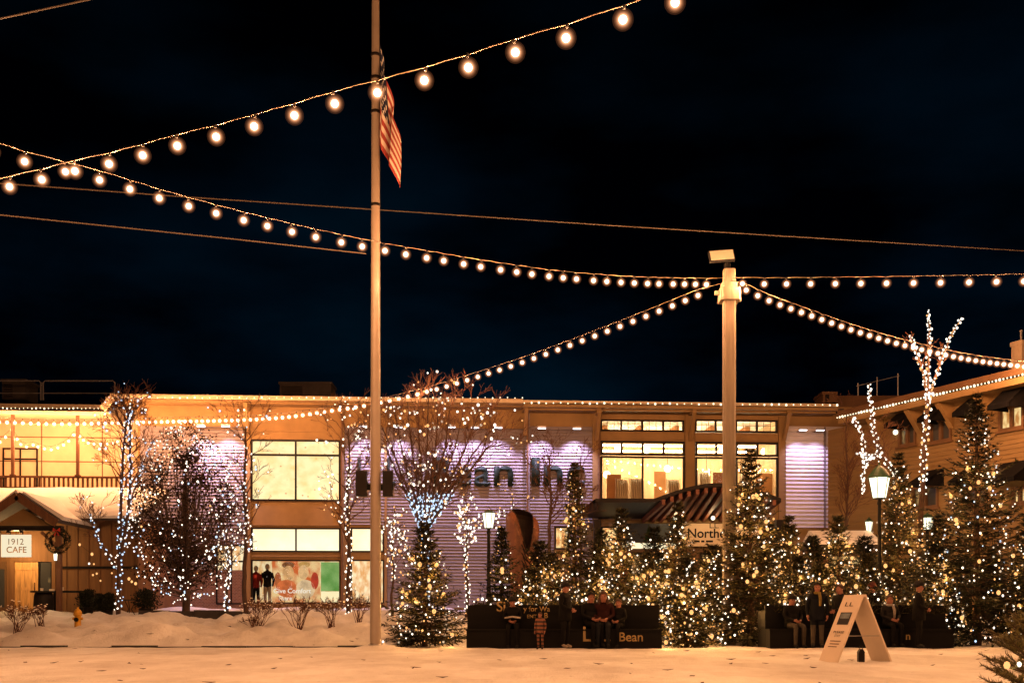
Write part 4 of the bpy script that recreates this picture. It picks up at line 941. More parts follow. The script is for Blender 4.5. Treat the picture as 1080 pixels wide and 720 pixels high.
hw = .168
def sqprof(mb, z0, z1, h, ch=.05): mb.prism([(h, -h + ch, z0), (h, h - ch, z0), (h - ch, h, z0), (-h + ch, h, z0), (-h, h - ch, z0), (-h, -h + ch, z0), (-h + ch, -h, z0), (h - ch, -h, z0)], (0, 0, z1 - z0))
g = MB(); sqprof(g, 0, lz(296), hw); g.build('shaft', M['postwood'], lp_)
g = MB(); sqprof(g, lz(318), lz(305), hw + .11); g.box((-hw - .24, -.05, lz(311)), (-hw - .1, .05, lz(307))); g.box((hw + .1, -.05, lz(318)), (hw + .16, .05, lz(305))); g.build('collar', M['postwood'], lp_)
g = MB(); sqprof(g, lz(296), lz(284.5), hw * .96); sqprof(g, lz(304.8), lz(299), hw + .05); g.build('post_cap', M['postwood'], lp_)
g = MB(); g.tube([(-.05, 0, lz(284.5)), (-.05, 0, lz(278))], .09, 8); g.build('stem', M['black'], lp_)
fl = thing('floodlight', 'tilted rectangular floodlight on top of the tall square post', 'floodlight', P(761, 270, DP - .1)); fl.rotation_euler = (R(-16), R(-6), R(6))
g = MB(); g.box((-.36, -.05, -.17), (.36, .06, .17)); g.build('housing', M['black'], fl); g = MB(); g.box((-.335, -.058, -.145), (.335, -.051, .145)); g.build('face', mat('floodlight_face', (.8, .72, .55), .4, .03, 3), fl)

# -------------------------------------------------- street lamps
def street_lamp(px, ytop, yhead0, yhead1, wpx, D, label, energy=60):
    gz = ground_z((px - 540) / F * D, D); zt = P(0, ytop, D).z; z1 = P(0, yhead0, D).z; z0 = P(0, yhead1, D).z; hw = wpx / F * D / 2
    t_ = thing('street_lamp', label, 'street lamp', ((px - 540) / F * D, D, gz), 0, 'old fashioned street lamps'); zz = lambda z: z - gz
    g = MB(); g.lathe([(.16, 0), (.16, .25), (.11, .32), (.085, .8), (.065, .9), (.05, zz(z0) - .2), (.07, zz(z0) - .17), (.05, zz(z0) - .05), (hw * .62, zz(z0) - .02), (hw * .62, zz(z0))], 12); g.build('post', M['black'], t_, True)
    g = MB(); g.lathe([(hw * .60, zz(z0) + .002), (hw * .95, zz(z1) - .002)], 6); g.build('lantern_glass', E['lamp'], t_)
    g = MB()
    for k in range(6):
        t = 2 * PI * k / 6; g.tube([(hw * .62 * math.cos(t), hw * .62 * math.sin(t), zz(z0)), (hw * .98 * math.cos(t), hw * .98 * math.sin(t), zz(z1))], .012, 4)
    g.build('lantern_frame', M['black'], t_)
    g = MB(); h_ = zt - z1; g.lathe([(hw * 1.08, zz(z1)), (hw * 1.0, zz(z1) + h_ * .12), (hw * .62, zz(z1) + h_ * .5), (hw * .3, zz(z1) + h_ * .72), (.03, zz(z1) + h_ * .8), (.035, zz(z1) + h_ * .92), (.005, zz(z1) + h_)], 12); g.build('cap', M['green'], t_, True)
    for k in range(3):
        t = 2 * PI * k / 3 - PI / 2; o = point(t_, (hw * 1.15 * math.cos(t), hw * 1.15 * math.sin(t), zz((z0 + z1) / 2)), energy / 3, (1, .80, .45), .05)
    return t_
street_lamp(927.5, 487, 504, 525, 23, 33, 'largest green capped street lamp with black post beside the twin stemmed wrapped tree', 70)
street_lamp(515.5, 537, 541, 556.5, 14, 37, 'street lamp with green cap left of the brown boot sculpture', 45)
street_lamp(978, 540, 546, 558, 14, 40, 'small street lamp beneath the tallest wrapped tree', 45)
street_lamp(916.5, 545, 550, 560, 8.5, 43, 'smallest street lamp, just left of the largest one', 25)

# -------------------------------------------------- trees
def tree_segments(rg, p, d, L, r, depth, maxd, spread, up, out, kids=(2, 3), shrink=.72):
    n = 4; pts = [p.copy()]; rad = [r]; q = p.copy(); dd = d.copy()
    for k in range(n):
        dd = (dd + Vector((rg.gauss(0, .10), rg.gauss(0, .10), rg.gauss(0, .06) + up))).normalized(); q = q + dd * (L / n); pts.append(q.copy()); rad.append(r * (1 - .38 * (k + 1) / n))
    out.append((pts, rad, depth))
    if depth >= maxd: return
    for k in range(rg.randint(*kids) + (1 if depth > 1 else 0)):
        i = rg.choice((2, 3, 4, 4)) if depth else 4
        a = rg.uniform(0, 2 * PI); s_ = dd.orthogonal().normalized(); s_.rotate(Matrix.Rotation(a, 3, dd)); nd = (dd + s_ * rg.uniform(.5, 1.0) * spread).normalized()
        tree_segments(rg, pts[i], nd, L * rg.uniform(shrink - .12, shrink + .1), rad[i] * .68, depth + 1, maxd, spread, up, out, kids, shrink)
def helix(pts, rad, step, pitch, rg, extra=.02):
    out = []; acc = 0
    for a, b, r0, r1 in zip(pts, pts[1:], rad, rad[1:]):
        d = b - a; L = d.length
        if L < 1e-6: continue
        d = d / L; s_ = d.orthogonal().normalized(); t_ = d.cross(s_); x = 0
        while x < L:
            rr_ = r0 + (r1 - r0) * x / L + extra; ang = acc * 2 * PI / pitch + rg.uniform(-1.2, 1.2); out.append(a + d * (x + rg.uniform(-.5, .5) * step) + Vector((rg.gauss(0, .012), rg.gauss(0, .012), 0)) + (s_ * math.cos(ang) + t_ * math.sin(ang)) * rr_); x += step; acc += step
    return out
def bare_tree(name, label, trunks, D, seed, twigs, group='bare trees strung with lights', cat='tree'):
    """trunks: list of (pixel polyline, radii px-> metres, depth offsets); twigs: list of (trunk index, t0, t1, number, length, spread, up, maxdepth)"""
    rg = random.Random(seed); base = P(trunks[0][0][0][0], trunks[0][0][0][1], D); base.z = ground_z(base.x, D) - .02
    root = thing(name, label, cat, base, 0, group); lines = []
    for poly, r0, r1, dd in trunks:
        pts = []
        for i, (x, y) in enumerate(poly): q = P(x, y, D + dd * i / max(1, len(poly) - 1)); pts.append(q)
        if poly is trunks[0][0]: pts[0].z = base.z
        fine = []
        for i in range(len(pts) - 1):
            for k in range(4): fine.append(pts[i].lerp(pts[i + 1], k / 4) + Vector((rg.gauss(0, .012), rg.gauss(0, .012), 0)))
        fine.append(pts[-1]); rad = [r0 + (r1 - r0) * i / (len(fine) - 1) for i in range(len(fine))]; lines.append((fine, rad))
    g = MB()
    for f_, r_ in lines: g.tube([q - base for q in f_], r_, 8)
    g.build('trunk', M['bark'], root, True)
    segs = []
    for ti, t0, t1, n, L, spread, up, md in twigs:
        f_, r_ = lines[ti]
        for k in range(n):
            t = rg.uniform(t0, t1); i = min(len(f_) - 1, int(t * (len(f_) - 1))); d0 = (f_[min(i + 1, len(f_) - 1)] - f_[max(0, i - 1)]).normalized()
            a = rg.uniform(0, 2 * PI); s_ = d0.orthogonal().normalized(); s_.rotate(Matrix.Rotation(a, 3, d0)); d = (d0 + s_ * spread * rg.uniform(.6, 1.2)).normalized()
            tree_segments(rg, f_[i], d, L * rg.uniform(.7, 1.1), max(.012, r_[i] * .5), 0, md, .75, up, segs)
    if segs:
        g = MB()
        for pts, rad, dep in segs: g.tube([q - base for q in pts], [max(.005, r_) for r_ in rad], 4 if dep else 5, False)
        g.build('branches', M['twig'], root)
    return root, base, lines, segs
FG = 'string lights in the trees'
def tips(segs, rg, n, mind=1):
    c = [q for pts, rad, d in segs if d >= mind for q in pts[1:]]; return [rg.choice(c) + Vector((0, -.02, -.03)) for _ in range(n)] if c else []
rg = random.Random(11)
# 1 multi-stemmed tree by the cafe
r1 = bare_tree('bare_tree', 'slender bare tree with two light wrapped stems in front of the cafe', [([(125, 654), (125, 620), (126, 590)], .085, .075, 0), ([(126, 590), (127, 560), (128.5, 520), (129, 490), (133, 452), (136, 430)], .065, .03, .2), ([(126, 590), (133, 555), (137, 520), (138, 490), (137, 455), (138, 425)], .065, .03, -.3), ([(125, 600), (113, 583), (104, 568), (97, 550), (95, 540)], .045, .02, -.4), ([(137, 530), (146, 505), (152, 485), (163, 462)], .03, .015, .2)], 38, 3,
    [(1, .35, .95, 16, .62, 1.0, .01, 3), (2, .35, .95, 18, .65, 1.0, .01, 3), (1, .85, 1, 8, .42, .6, .05, 3), (2, .85, 1, 8, .42, .6, .05, 3), (3, .3, 1, 10, .5, .9, .03, 3), (4, .3, 1, 10, .55, .8, .04, 3)])
pts = []
for i, (f_, r_) in enumerate(r1[2]): pts += helix(f_, r_, .062 if i < 3 else .09, .3, rg, .025)
pts += tips(r1[3], rg, 60)
fairy('fairy_lights', 'cool white lights wrapped round the two stems of the tree by the cafe', pts, [('cool', .72), ('white', .28)], .036, r1[1], FG, maxgap=.3)
# 5 the big vase shaped bare tree
r5 = bare_tree('bare_tree', 'largest bare tree, vase shaped, its trunk glowing with cool white lights', [([(447, 650), (447, 600), (447, 560)], .17, .14, 0)] + [([(447, 562), (447 + (x - 447) * .22, 535), (447 + (x - 447) * .48, 505), (447 + (x - 447) * .76, 472), (x, y)], .062, .016, dd) for x, y, dd in ((402, 448, -.5), (416, 432, .6), (430, 424, -.3), (441, 418, .9), (452, 412, -.7), (463, 418, .5), (476, 422, -.4), (490, 428, .8), (505, 436, -.2), (521, 450, .4), (534, 468, -.5), (394, 470, .3))], 40, 12,
    [(k, .25, 1, 16, .62, .6, .05, 3) for k in range(1, 13)])
pts = []
for i, (f_, r_) in enumerate(r5[2]):
    n_ = len(f_); cut = int(n_ * (1 if i == 0 else .40)); pts += [q for q in helix(f_[:cut + 1], r_[:cut + 1], .04 if i else .035, .18, rg, .03)]
fairy('fairy_lights', 'dense cool white lights wrapped round the trunk and lower limbs of the largest bare tree', pts, [('cool', .9), ('white', .1)], .042, r5[1], FG, maxgap=.3)
pts = tips(r5[3], rg, 290)
fairy('fairy_lights', 'scattered warm lights dotted through the crown of the largest bare tree', pts, [('white', .5), ('gold', .32), ('dim', .18)], .046, r5[1], FG, cord=False)
# other bare trees
def simple_tree(label, x, ybase, ytop, D, seed, r0, tw, lights, lab2, kinds, wrap=(0, 1), step=.07, ntips=30, rad=.036, lean=0):
    n_ = 6; poly = [(x + lean * k / n_ + (1.3 * math.sin(k * 1.9 + seed) if k else 0), ybase + (ytop - ybase) * k / n_) for k in range(n_ + 1)]
    r = bare_tree('bare_tree', label, [(poly, r0, r0 * .3, .2)], D, seed, tw)
    if lights:
        f_, q_ = r[2][0]; a, b = int(len(f_) * wrap[0]), int(len(f_) * wrap[1]); p_ = helix(f_[a:b + 1], q_[a:b + 1], step, .25, rg, .03) + tips(r[3], rg, ntips)
        fairy('fairy_lights', lab2, p_, kinds, rad, r[1], FG, maxgap=.3)
    return r
simple_tree('thin bare tree standing just left of the wide shop window', 240, 655, 545, 39, 21, .06, [(0, .45, 1, 18, .62, 1.1, .03, 3)], True, 'white lights wrapped round the thin trunk left of the shop window', [('white', .7), ('cool', .3)], (0, .7), .05, 70)
simple_tree('dark slim bare tree growing in front of the window post', 258.5, 648, 450, 40, 22, .09, [(0, .45, 1, 20, .7, 1.0, .03, 3)], True, 'sparse white lights along the slim dark tree at the window post', [('white', .6), ('cool', .4)], (.35, .9), .16, 45)
simple_tree('slim bare tree between the shop windows and the flagpole', 367.5, 648, 452, 38.5, 23, .085, [(0, .35, 1, 30, .68, 1.1, .02, 3)], True, 'white lights climbing the slim tree left of the flagpole', [('white', .75), ('gold', .25)], (0, .85), .06, 110)
simple_tree('small bare tree with wrapped trunk left of the lamp and bench', 492, 640, 545, 39, 24, .06, [(0, .5, 1, 16, .45, .9, .05, 3)], True, 'white lights round the small tree left of the street lamp', [('white', .8), ('gold', .2)], (0, .8), .045, 190)
simple_tree('small low tree full of white lights at the left foot of the largest bare tree', 414, 642, 548, 39.5, 41, .05, [(0, .45, 1, 16, .45, 1.2, .0, 3)], True, 'white lights in the small tree at the left foot of the largest bare tree', [('white', .6), ('gold', .25), ('dim', .15)], (.3, 1), .12, 120)
simple_tree('small low tree full of warm lights between the street lamp and the boot sculpture', 540, 640, 520, 42.5, 42, .05, [(0, .35, 1, 18, .5, 1.2, .0, 3)], True, 'warm lights in the small tree beside the boot sculpture', [('gold', .5), ('white', .35), ('dim', .15)], (.3, 1), .12, 70)
simple_tree('dark leafless tree against the brightly lit narrow clapboard bay', 580, 640, 480, 44, 25, .10, [(0, .55, 1, 22, .65, .9, .04, 3)], False, '', [])
simple_tree('spindly leafless tree close to the corner of the tall windows', 612, 640, 480, 43, 29, .05, [(0, .5, 1, 16, .55, .9, .04, 3)], False, '', [])
simple_tree('fine twigged leafless tree against the dim end of the white siding', 893, 620, 440, 43, 26, .07, [(0, .3, 1, 24, .6, .9, .05, 3)], False, '', [])
# 8 twin stemmed wrapped tree, 9 tallest wrapped tree
r8 = bare_tree('bare_tree', 'twisting bare tree with two upright light wrapped limbs beside the largest street lamp', [([(938, 640), (940, 560), (943, 512)], .10, .08, 0), ([(943, 512), (946, 500), (936, 489), (928, 480), (924, 466), (921, 450), (920, 438), (918, 420), (916.5, 405)], .06, .02, .3), ([(928, 484), (919, 479), (913, 490), (911, 468), (908, 455), (901, 443), (899, 439)], .04, .02, -.2), ([(924, 480), (914, 481), (903, 478)], .035, .02, -.3), ([(911, 485), (910, 505), (911, 520)], .03, .02, -.1)], 38, 31, [(1, .2, .6, 12, .5, 1.0, .0, 3), (2, .3, .8, 6, .4, .9, .0, 2)])
pts = []
for i, (f_, r_) in enumerate(r8[2][1:]): pts += helix(f_, r_, .055, .25, rg, .03)
fairy('fairy_lights', 'warm white lights wrapped along the twisting limbs beside the largest street lamp', pts, [('white', 1)], .04, r8[1], FG, maxgap=.3)
r9 = bare_tree('bare_tree', 'tallest light wrapped tree, forking into three bright limbs above the right roof', [([(970, 640), (970, 560), (972, 520), (975, 470), (978, 435), (979, 420)], .10, .06, 0), ([(979, 420), (974, 392), (967, 372), (960, 354)], .045, .015, -.3), ([(979, 420), (979, 392), (980, 365), (980, 345), (979, 327)], .045, .015, .2), ([(979, 420), (986, 398), (993, 378), (1002, 355), (1015, 334)], .045, .015, .4)], 36, 32, [(1, .3, .9, 3, .28, .6, .06, 2), (2, .3, .9, 3, .28, .6, .06, 2), (3, .3, .9, 3, .28, .6, .06, 2)])
pts = []
for i, (f_, r_) in enumerate(r9[2]): pts += helix(f_[(8 if i == 0 else 0):], r_[(8 if i == 0 else 0):], .048 if i == 0 else .055, .22, rg, .03)
fairy('fairy_lights', 'bright warm lights wrapped round the tallest forking tree', pts, [('white', .85), ('gold', .15)], .04, r9[1], FG, maxgap=.3)

# ---- firs
def fir_mesh(rg, H, Rb, dens=1.0, blade=.16, slim=.72, z_lo=.05):
    g = MB(); br = MB(); surf = []
    nlev = int(14 + H * 4.5); lob = rg.uniform(0, 6)
    for li in range(nlev):
        t = z_lo + (1 - z_lo) * (li + rg.random() * .6) / nlev; z = t * H
        if z > H * .985: continue
        L0 = Rb * (1 - t) ** slim + .05; nb = max(4, int((5 + 5.0 * (1 - t)) * dens))
        a0 = rg.uniform(0, 6.28)
        for k in range(nb):
            a = a0 + 2 * PI * k / nb + rg.gauss(0, .22); L = L0 * rg.uniform(.5, 1.12) * (1 + .22 * math.sin(a * 2 + lob + t * 5) + .12 * math.sin(a * 5 + lob * 2 - t * 9)); el = -.12 + .75 * t ** 1.3 + rg.gauss(0, .10)
            d = Vector((math.cos(a) * math.cos(el), math.sin(a) * math.cos(el), math.sin(el))); p0 = Vector((0, 0, z)); side = Vector((-math.sin(a), math.cos(a), 0))
            n = max(4, int(L / .11)); pl = [p0]
            for i in range(1, n + 1):
                s_ = i / n; q = p0 + d * (L * s_) + Vector((0, 0, -.10 * L * math.sin(s_ * PI * .8) + .07 * L * s_ * s_)); pl.append(q)
                if s_ < .18: continue
                wd = L * .42 * (1 - s_ * .78) + .06
                for m_ in (-1, 1):
                    for rep in range(2):
                        dv = (d * rg.uniform(.5, 1.0) + side * m_ * rg.uniform(.5, 1.0) + Vector((0, 0, rg.gauss(-.02, .22)))).normalized(); ln = min(wd, blade * 2.2) * rg.uniform(.6, 1.1)
                        tip = q + dv * ln; wv = dv.cross(Vector((rg.gauss(0, .5), rg.gauss(0, .5), 1))).normalized() * (.016 + .05 * blade)
                        g.face([q - wv * .5, q + dv * ln * .55 - wv, tip, q + dv * ln * .6 + wv * .9])
                        d2 = (dv + Vector((rg.gauss(0, .5), rg.gauss(0, .5), rg.gauss(0, .5)))).normalized(); q2 = q + dv * ln * rg.uniform(.3, .9); l2 = blade * rg.uniform(.5, 1.0); w2 = d2.orthogonal().normalized() * (.010 + .03 * blade)
                        g.face([q2 - w2, q2 + w2, q2 + d2 * l2])
            surf.append((a, z, L)); br.tube(pl, [max(.004, .016 * (1 - .8 * i / n)) for i in range(n + 1)], 3, False)
    for k in range(10):
        q = Vector((0, 0, H * .93 + .07 * H * k / 10)); dv = Vector((rg.gauss(0, .4), rg.gauss(0, .4), 1)).normalized() * .14; w_ = dv.orthogonal().normalized() * .012; g.face([q - w_, q + w_, q + dv])
    return g, br, surf
AMB = glow_data(24, (1.0, .46, .12), .04)
def fir(label, lab2, x, ybase, ytop, hwpx, D, seed, nl, kinds, dens=1.0, mats=None, amber=9, r=.027, group='firs strung with lights along the square', slim=.72, spiral=True):
    rg = random.Random(seed); X = (x - 540) / F * D; gz = ground_z(X, D); z0 = max(gz, P(0, ybase, D).z) if ybase else gz; H = P(0, ytop, D).z - gz; Rb = hwpx / F * D
    root = thing('fir_tree', label, 'fir tree', (X, D, gz), 0, group)
    g, br, surf = fir_mesh(rg, H, Rb, dens, slim=slim); g.build('crown', mats or M['needle'], root); br.build('branches', M['bark'], root)
    t = MB(); t.tube([(0, 0, -.05), (0, 0, H * .5), (0, 0, H * .97)], [.03 + H * .016, .02 + H * .008, .008], 8); t.build('trunk', M['bark'], root, True)
    base = Vector((X, D, gz)); pts = []
    if nl:
        turns = 5 + H * 2.2
        for i in range(nl):
            u = (i + rg.random() * .8) / nl; tt = .5 * u * .97 + .5 * (1 - math.sqrt(1 - u * .965)); a = turns * 2 * PI * tt + rg.gauss(0, .5); rr_ = (Rb * (1 - tt) ** slim + .03) * rg.uniform(.5, 1.06)
            pts.append(base + Vector((rr_ * math.cos(a), rr_ * math.sin(a), tt * H + rg.gauss(0, .10) + .02)))
        vis = [p for p in pts if p.y < D + Rb * .35 * (1 - (p.z - gz) / H)]
        fr = fairy('fairy_lights', lab2, vis, kinds, r, base, FG, maxgap=.45)
        for k in range(amber):
            tt = rg.uniform(.05, .8); a = rg.uniform(-PI, 0); rr_ = Rb * (1 - tt) ** slim * rg.uniform(.6, .9); p = Vector((rr_ * math.cos(a), rr_ * math.sin(a), tt * H))
            b = bpy.data.objects.new('amber_bulb', bulb_mesh('gold', rg.uniform(.042, .062))); C.objects.link(b); b.parent = fr; b.location = p
            L = bpy.data.objects.new('glow', AMB); C.objects.link(L); L.parent = b; L.location = (0, -.075, .0)
    return root
WG = [('white', .40), ('gold', .26), ('dim', .18), ('dimgold', .16)]; GG = [('gold', .38), ('white', .28), ('dimgold', .22), ('dim', .12)]; WW = [('white', .52), ('cool', .14), ('dim', .24), ('gold', .10)]
fir('full fir at the left end of the long bench, standing on the snow', 'gold and white lights over the fir left of the long bench', 448, 684, 552, 45, 30.3, 1, 260, WG, 1.25, amber=12)
fir('dark narrow conifer under the street lamp behind the long bench', 'few gold lights on the dark conifer under the street lamp', 529, 0, 556, 23, 34.5, 2, 70, GG, 1.1, M['needle2'], 4)
fir('slim fir rising highest left of the tall windows', 'gold lights on the slim fir left of the tall windows', 606, 0, 487, 29, 37.5, 3, 260, GG, 1.0, amber=12, slim=.75)
fir('small fir behind the seated people and right of the boot sculpture', 'white and gold lights on the small fir right of the boot sculpture', 582, 0, 585, 34, 33.5, 4, 240, WG, 1.1, amber=10)
fir('narrow fir below the left end of the entrance canopy', 'lights on the narrow fir below the left end of the canopy', 655, 0, 535, 32, 35.5, 5, 260, WG, 1.0, amber=10, slim=.8)
fir('bushy fir behind the right end of the long bench', 'dense lights on the bushy fir behind the right end of the long bench', 628, 0, 590, 36, 33, 6, 230, WG, 1.1, amber=9)
fir('fir with pointed top in front of the arched canopy', 'lights on the pointed fir in front of the arched canopy', 715, 0, 530, 36, 35, 7, 250, WG, 1.0, amber=10, slim=.8)
fir('low fir at the right end of the long bench reaching the ground', 'white lights on the low fir at the right end of the long bench', 724, 684, 588, 40, 29.6, 8, 330, WG, 1.25, amber=12)
fir('broad tall fir in front of the square post', 'gold lights over the broad tall fir before the square post', 792, 0, 472, 66, 31.6, 9, 420, WG, 1.2, amber=20, slim=.95)
fir('small dark fir right of the square post between two larger firs', 'white lights on the small dark fir between two larger firs', 843, 0, 588, 38, 31.2, 10, 190, WG, 1.2, amber=7)
fir('mid sized fir in front of the snowy kiosk', 'gold lights on the fir in front of the snowy kiosk', 884, 0, 545, 38, 33.5, 11, 280, GG, 1.1, amber=12)
fir('fir bathed in light just right of the largest street lamp', 'gold lights on the fir just right of the largest street lamp', 948, 0, 478, 46, 34.6, 12, 420, WG, 1.1, amber=16, slim=.8)
fir('low dense fir behind the sandwich board', 'lights on the low dense fir behind the sandwich board', 915, 0, 585, 42, 31.4, 13, 230, WG, 1.2, amber=9)
fir('low fir behind the right bench and the man in profile', 'lights on the low fir behind the man in profile', 985, 0, 570, 44, 31.3, 14, 250, WG, 1.2, amber=10)
fir('tallest and widest fir, dark with white lights, near the right edge', 'white light spirals on the tallest dark fir near the right edge', 1030, 684, 411, 70, 30.9, 15, 420, WW, 1.2, M['needle2'], 14, slim=.9)
fir('fir cut off by the right edge of the picture, low and full', 'lights on the low fir at the right edge', 1085, 0, 545, 42, 31.5, 17, 200, WG, 1.2, amber=6)

fir('low fir filling the gap behind the toddler on the long bench', 'white and gold lights on the low fir behind the toddler', 563, 0, 600, 32, 32.6, 18, 170, WG, 1.1, amber=6)
fir('low fir between the long bench and the broad tall fir', 'lights on the low fir between the long bench and the broad tall fir', 752, 0, 575, 34, 33.4, 19, 200, WG, 1.1, amber=8)
fir('squat fir just left of the arched canopy fir', 'gold lights on the squat fir under the dark blue banner', 683, 0, 585, 34, 33.0, 20, 220, WG, 1.1, amber=10)
fir('lit fir below the white siding, right of the broad tall fir', 'white lights on the fir below the white siding', 832, 0, 545, 36, 34.5, 21, 260, WG, 1.1, amber=10)
for lab, x, yt, D_, sd, nl_ in (('dark fir half hidden behind the small fir right of the boot sculpture', 570, 572, 36.5, 51, 90), ('dark fir filling the gap between the slim fir and the narrow canopy fir', 634, 560, 37.0, 52, 100), ('dark fir behind the squat fir under the banner', 690, 556, 37.5, 53, 100), ('dark fir between the arched canopy fir and the square post', 752, 582, 36.5, 54, 110), ('dark fir behind the lit fir below the white siding', 812, 552, 37.0, 55, 100), ('dark fir before the left end of the snowy kiosk', 858, 566, 36.0, 56, 90), ('dark fir in front of the right end of the snowy kiosk', 912, 564, 36.5, 57, 90), ('dark fir between the lit lamp fir and the tallest fir', 990, 540, 34.5, 58, 120)):
    fir(lab, 'few lights on the ' + lab.replace('filling the gap ', '').replace('half hidden ', '').replace('the lit fir below the white siding', 'the siding fir'), x, 0, yt, 38, D_, sd, nl_, WG, 1.15, M['needle2'], 3)
fir('low fir at the foot of the largest street lamp', 'lights on the low fir at the foot of the largest street lamp', 865, 0, 595, 34, 31.6, 22, 190, WG, 1.1, amber=7)

# foreground fir at the lower right corner: close to the viewer
fgx, fgD = 1090, 5.6
ff = thing('fir_tree', 'closest fir, only its left branches reaching into the lower right corner', 'fir tree', ((fgx - 540) / F * fgD, fgD, 0)); rg2 = random.Random(40); fb = Vector(ff.location)
g = MB(); bm_ = MB(); Hf = .84
t = MB(); t.tube([(0, 0, -.02), (0, 0, Hf)], [.025, .006], 8); t.build('trunk', M['bark'], ff, True)
for li in range(13):
    t_ = li / 13; z = .03 + (Hf - .06) * t_; L0 = .40 * (1 - t_) ** .55 + .04
    for k in range(7):
        a = 2 * PI * k / 7 + li * 1.1 + rg2.gauss(0, .2); L = L0 * rg2.uniform(.75, 1.1); el = .1 + .6 * t_ + rg2.gauss(0, .1); d = Vector((math.cos(a) * math.cos(el), math.sin(a) * math.cos(el), math.sin(el))); p0 = Vector((0, 0, z))
        bm_.tube([p0, p0 + d * L * .5 - Vector((0, 0, .01)), p0 + d * L], [.005, .004, .002], 4, False)
        for fk in range(3):
            if fk: 
                sd_ = Vector((-math.sin(a), math.cos(a), 0)) * (1 if fk == 1 else -1); q0 = p0 + d * L * .45; dd = (d + sd_ * .8).normalized(); LL = L * .45; bm_.tube([q0, q0 + dd * LL], [.003, .0015], 4, False)
            else: q0, dd, LL = p0 + d * L * .12, d, L * .9
            nn = int(LL / .0026)
            for i in range(nn):
                q = q0 + dd * (LL * i / nn); o_ = dd.orthogonal().normalized(); o_.rotate(Matrix.Rotation(rg2.uniform(0, 6.28), 3, dd)); nd = (dd * .8 + o_).normalized() * rg2.uniform(.020, .032); w_ = nd.cross(o_ + Vector((.01, .3, 0))).normalized() * .0034
                g.face([q - w_, q + w_, q + nd])
g.build('crown', mat('near_fir_needles', (.10, .080, .024), .55, .6, island=True), ff); bm_.build('branches', M['bark'], ff)
fl_ = thing('fairy_lights', 'two amber bulbs on the closest fir in the lower right corner', 'string lights', fb)
cpts = []
for k, (x, y, dd) in enumerate(((1062, 701, 5.16), (1075, 700, 5.18))):
    p = P(x, y, dd) - fb; b = bpy.data.objects.new('amber_bulb', bulb_mesh('gold' if k == 0 else 'white', .016 if k == 0 else .011)); C.objects.link(b); b.parent = fl_; b.location = p; cpts.append(p)
    if k == 0: L = bpy.data.objects.new('glow', glow_data(7.0, (1, .55, .18), .012)); C.objects.link(L); L.parent = b; L.location = (0, -.045, .0)
g = MB(); g.tube([cpts[0], (cpts[0] + cpts[1]) / 2 - Vector((0, 0, .02)), cpts[1], Vector((0, 0, cpts[1].z + .05))], .002, 4, False); g.build('cord', M['cord'], fl_)

# dense round tree with white lights, left
def round_tree(label, lab2, x, ybase, yc, rx, ry, D, seed, nleaf, nl):
    rg = random.Random(seed); X = (x - 540) / F * D; gz = ground_z(X, D); root = thing('round_tree', label, 'tree', (X, D, gz)); base = Vector((X, D, gz)); zc_ = P(0, yc, D).z - gz; RX, RZ = rx / F * D, ry / F * D
    t = MB(); t.tube([(0, 0, -.05), (.03, 0, 1.0), (0, 0, zc_), (0, 0, zc_ + RZ * .8)], [.15, .12, .07, .01], 8); t.build('trunk', M['bark'], root, True)
    g = MB(); br = MB(); clumps = []
    for k in range(170):
        u = rg.uniform(-1, 1); a = rg.uniform(0, 2 * PI); rr_ = rg.uniform(.35, 1) ** .5 * (.78 + .42 * rg.random()); s_ = math.sqrt(1 - u * u); taper = 1 - .28 * max(0, u)
        c_ = Vector((RX * rr_ * s_ * math.cos(a) * taper, RX * rr_ * s_ * math.sin(a) * taper, zc_ + RZ * rr_ * u)); clumps.append(c_)
        br.tube([(0, 0, max(.6, c_.z * .55)), (c_ * .6) + Vector((0, 0, .15)), c_], [.03, .016, .006], 4, False)
    for k in range(nleaf):
        c_ = rg.choice(clumps); q = c_ + Vector((rg.gauss(0, .2), rg.gauss(0, .2), rg.gauss(0, .17))); dv = Vector((rg.gauss(0, 1), rg.gauss(0, 1), rg.gauss(0, 1))).normalized() * rg.uniform(.06, .13); w_ = dv.orthogonal().normalized() * rg.uniform(.02, .04)
        g.face([q - dv * .5, q + w_, q + dv * .5, q - w_])
    g.build('crown', M['leaf'], root); br.build('branches', M['bark'], root)
    pts = []
    for i in range(nl):
        u = -1 + 2 * (i + rg.random()) / nl; a = i * .085 * 2 * PI + rg.gauss(0, .35); s_ = math.sqrt(max(0, 1 - u * u)); taper = 1 - .28 * max(0, u); rr_ = rg.uniform(.93, 1.16)
        p = Vector((RX * rr_ * s_ * math.cos(a) * taper, RX * rr_ * s_ * math.sin(a) * taper, zc_ + RZ * rr_ * u))
        if p.y < .5 * RX: pts.append(base + p)
    fairy('fairy_lights', lab2, pts, [('white', .72), ('cool', .24), ('gold', .04)], .034, base, FG, maxgap=.5)
round_tree('dense dark rounded tree covered in white lights left of the shop window', 'hundreds of white lights over the dark rounded tree', 196, 640, 540, 56, 86, 40.5, 50, 9500, 640)
# gold lights hanging left of it, on the cafe wall
pts = [P(x, y, 42.5) for x, y in ((75, 552), (84, 574), (97, 584), (94, 594), (99, 594.5), (102, 604.5), (106, 612), (140, 598.5), (145, 607.5), (136, 610), (139, 613), (143, 615), (98, 606), (118, 604))]
fairy('fairy_lights', 'loose warm bulbs dotted in front of the brown cafe wall', pts, [('gold', .8), ('white', .2)], .05, pts[0], FG, maxgap=.7)

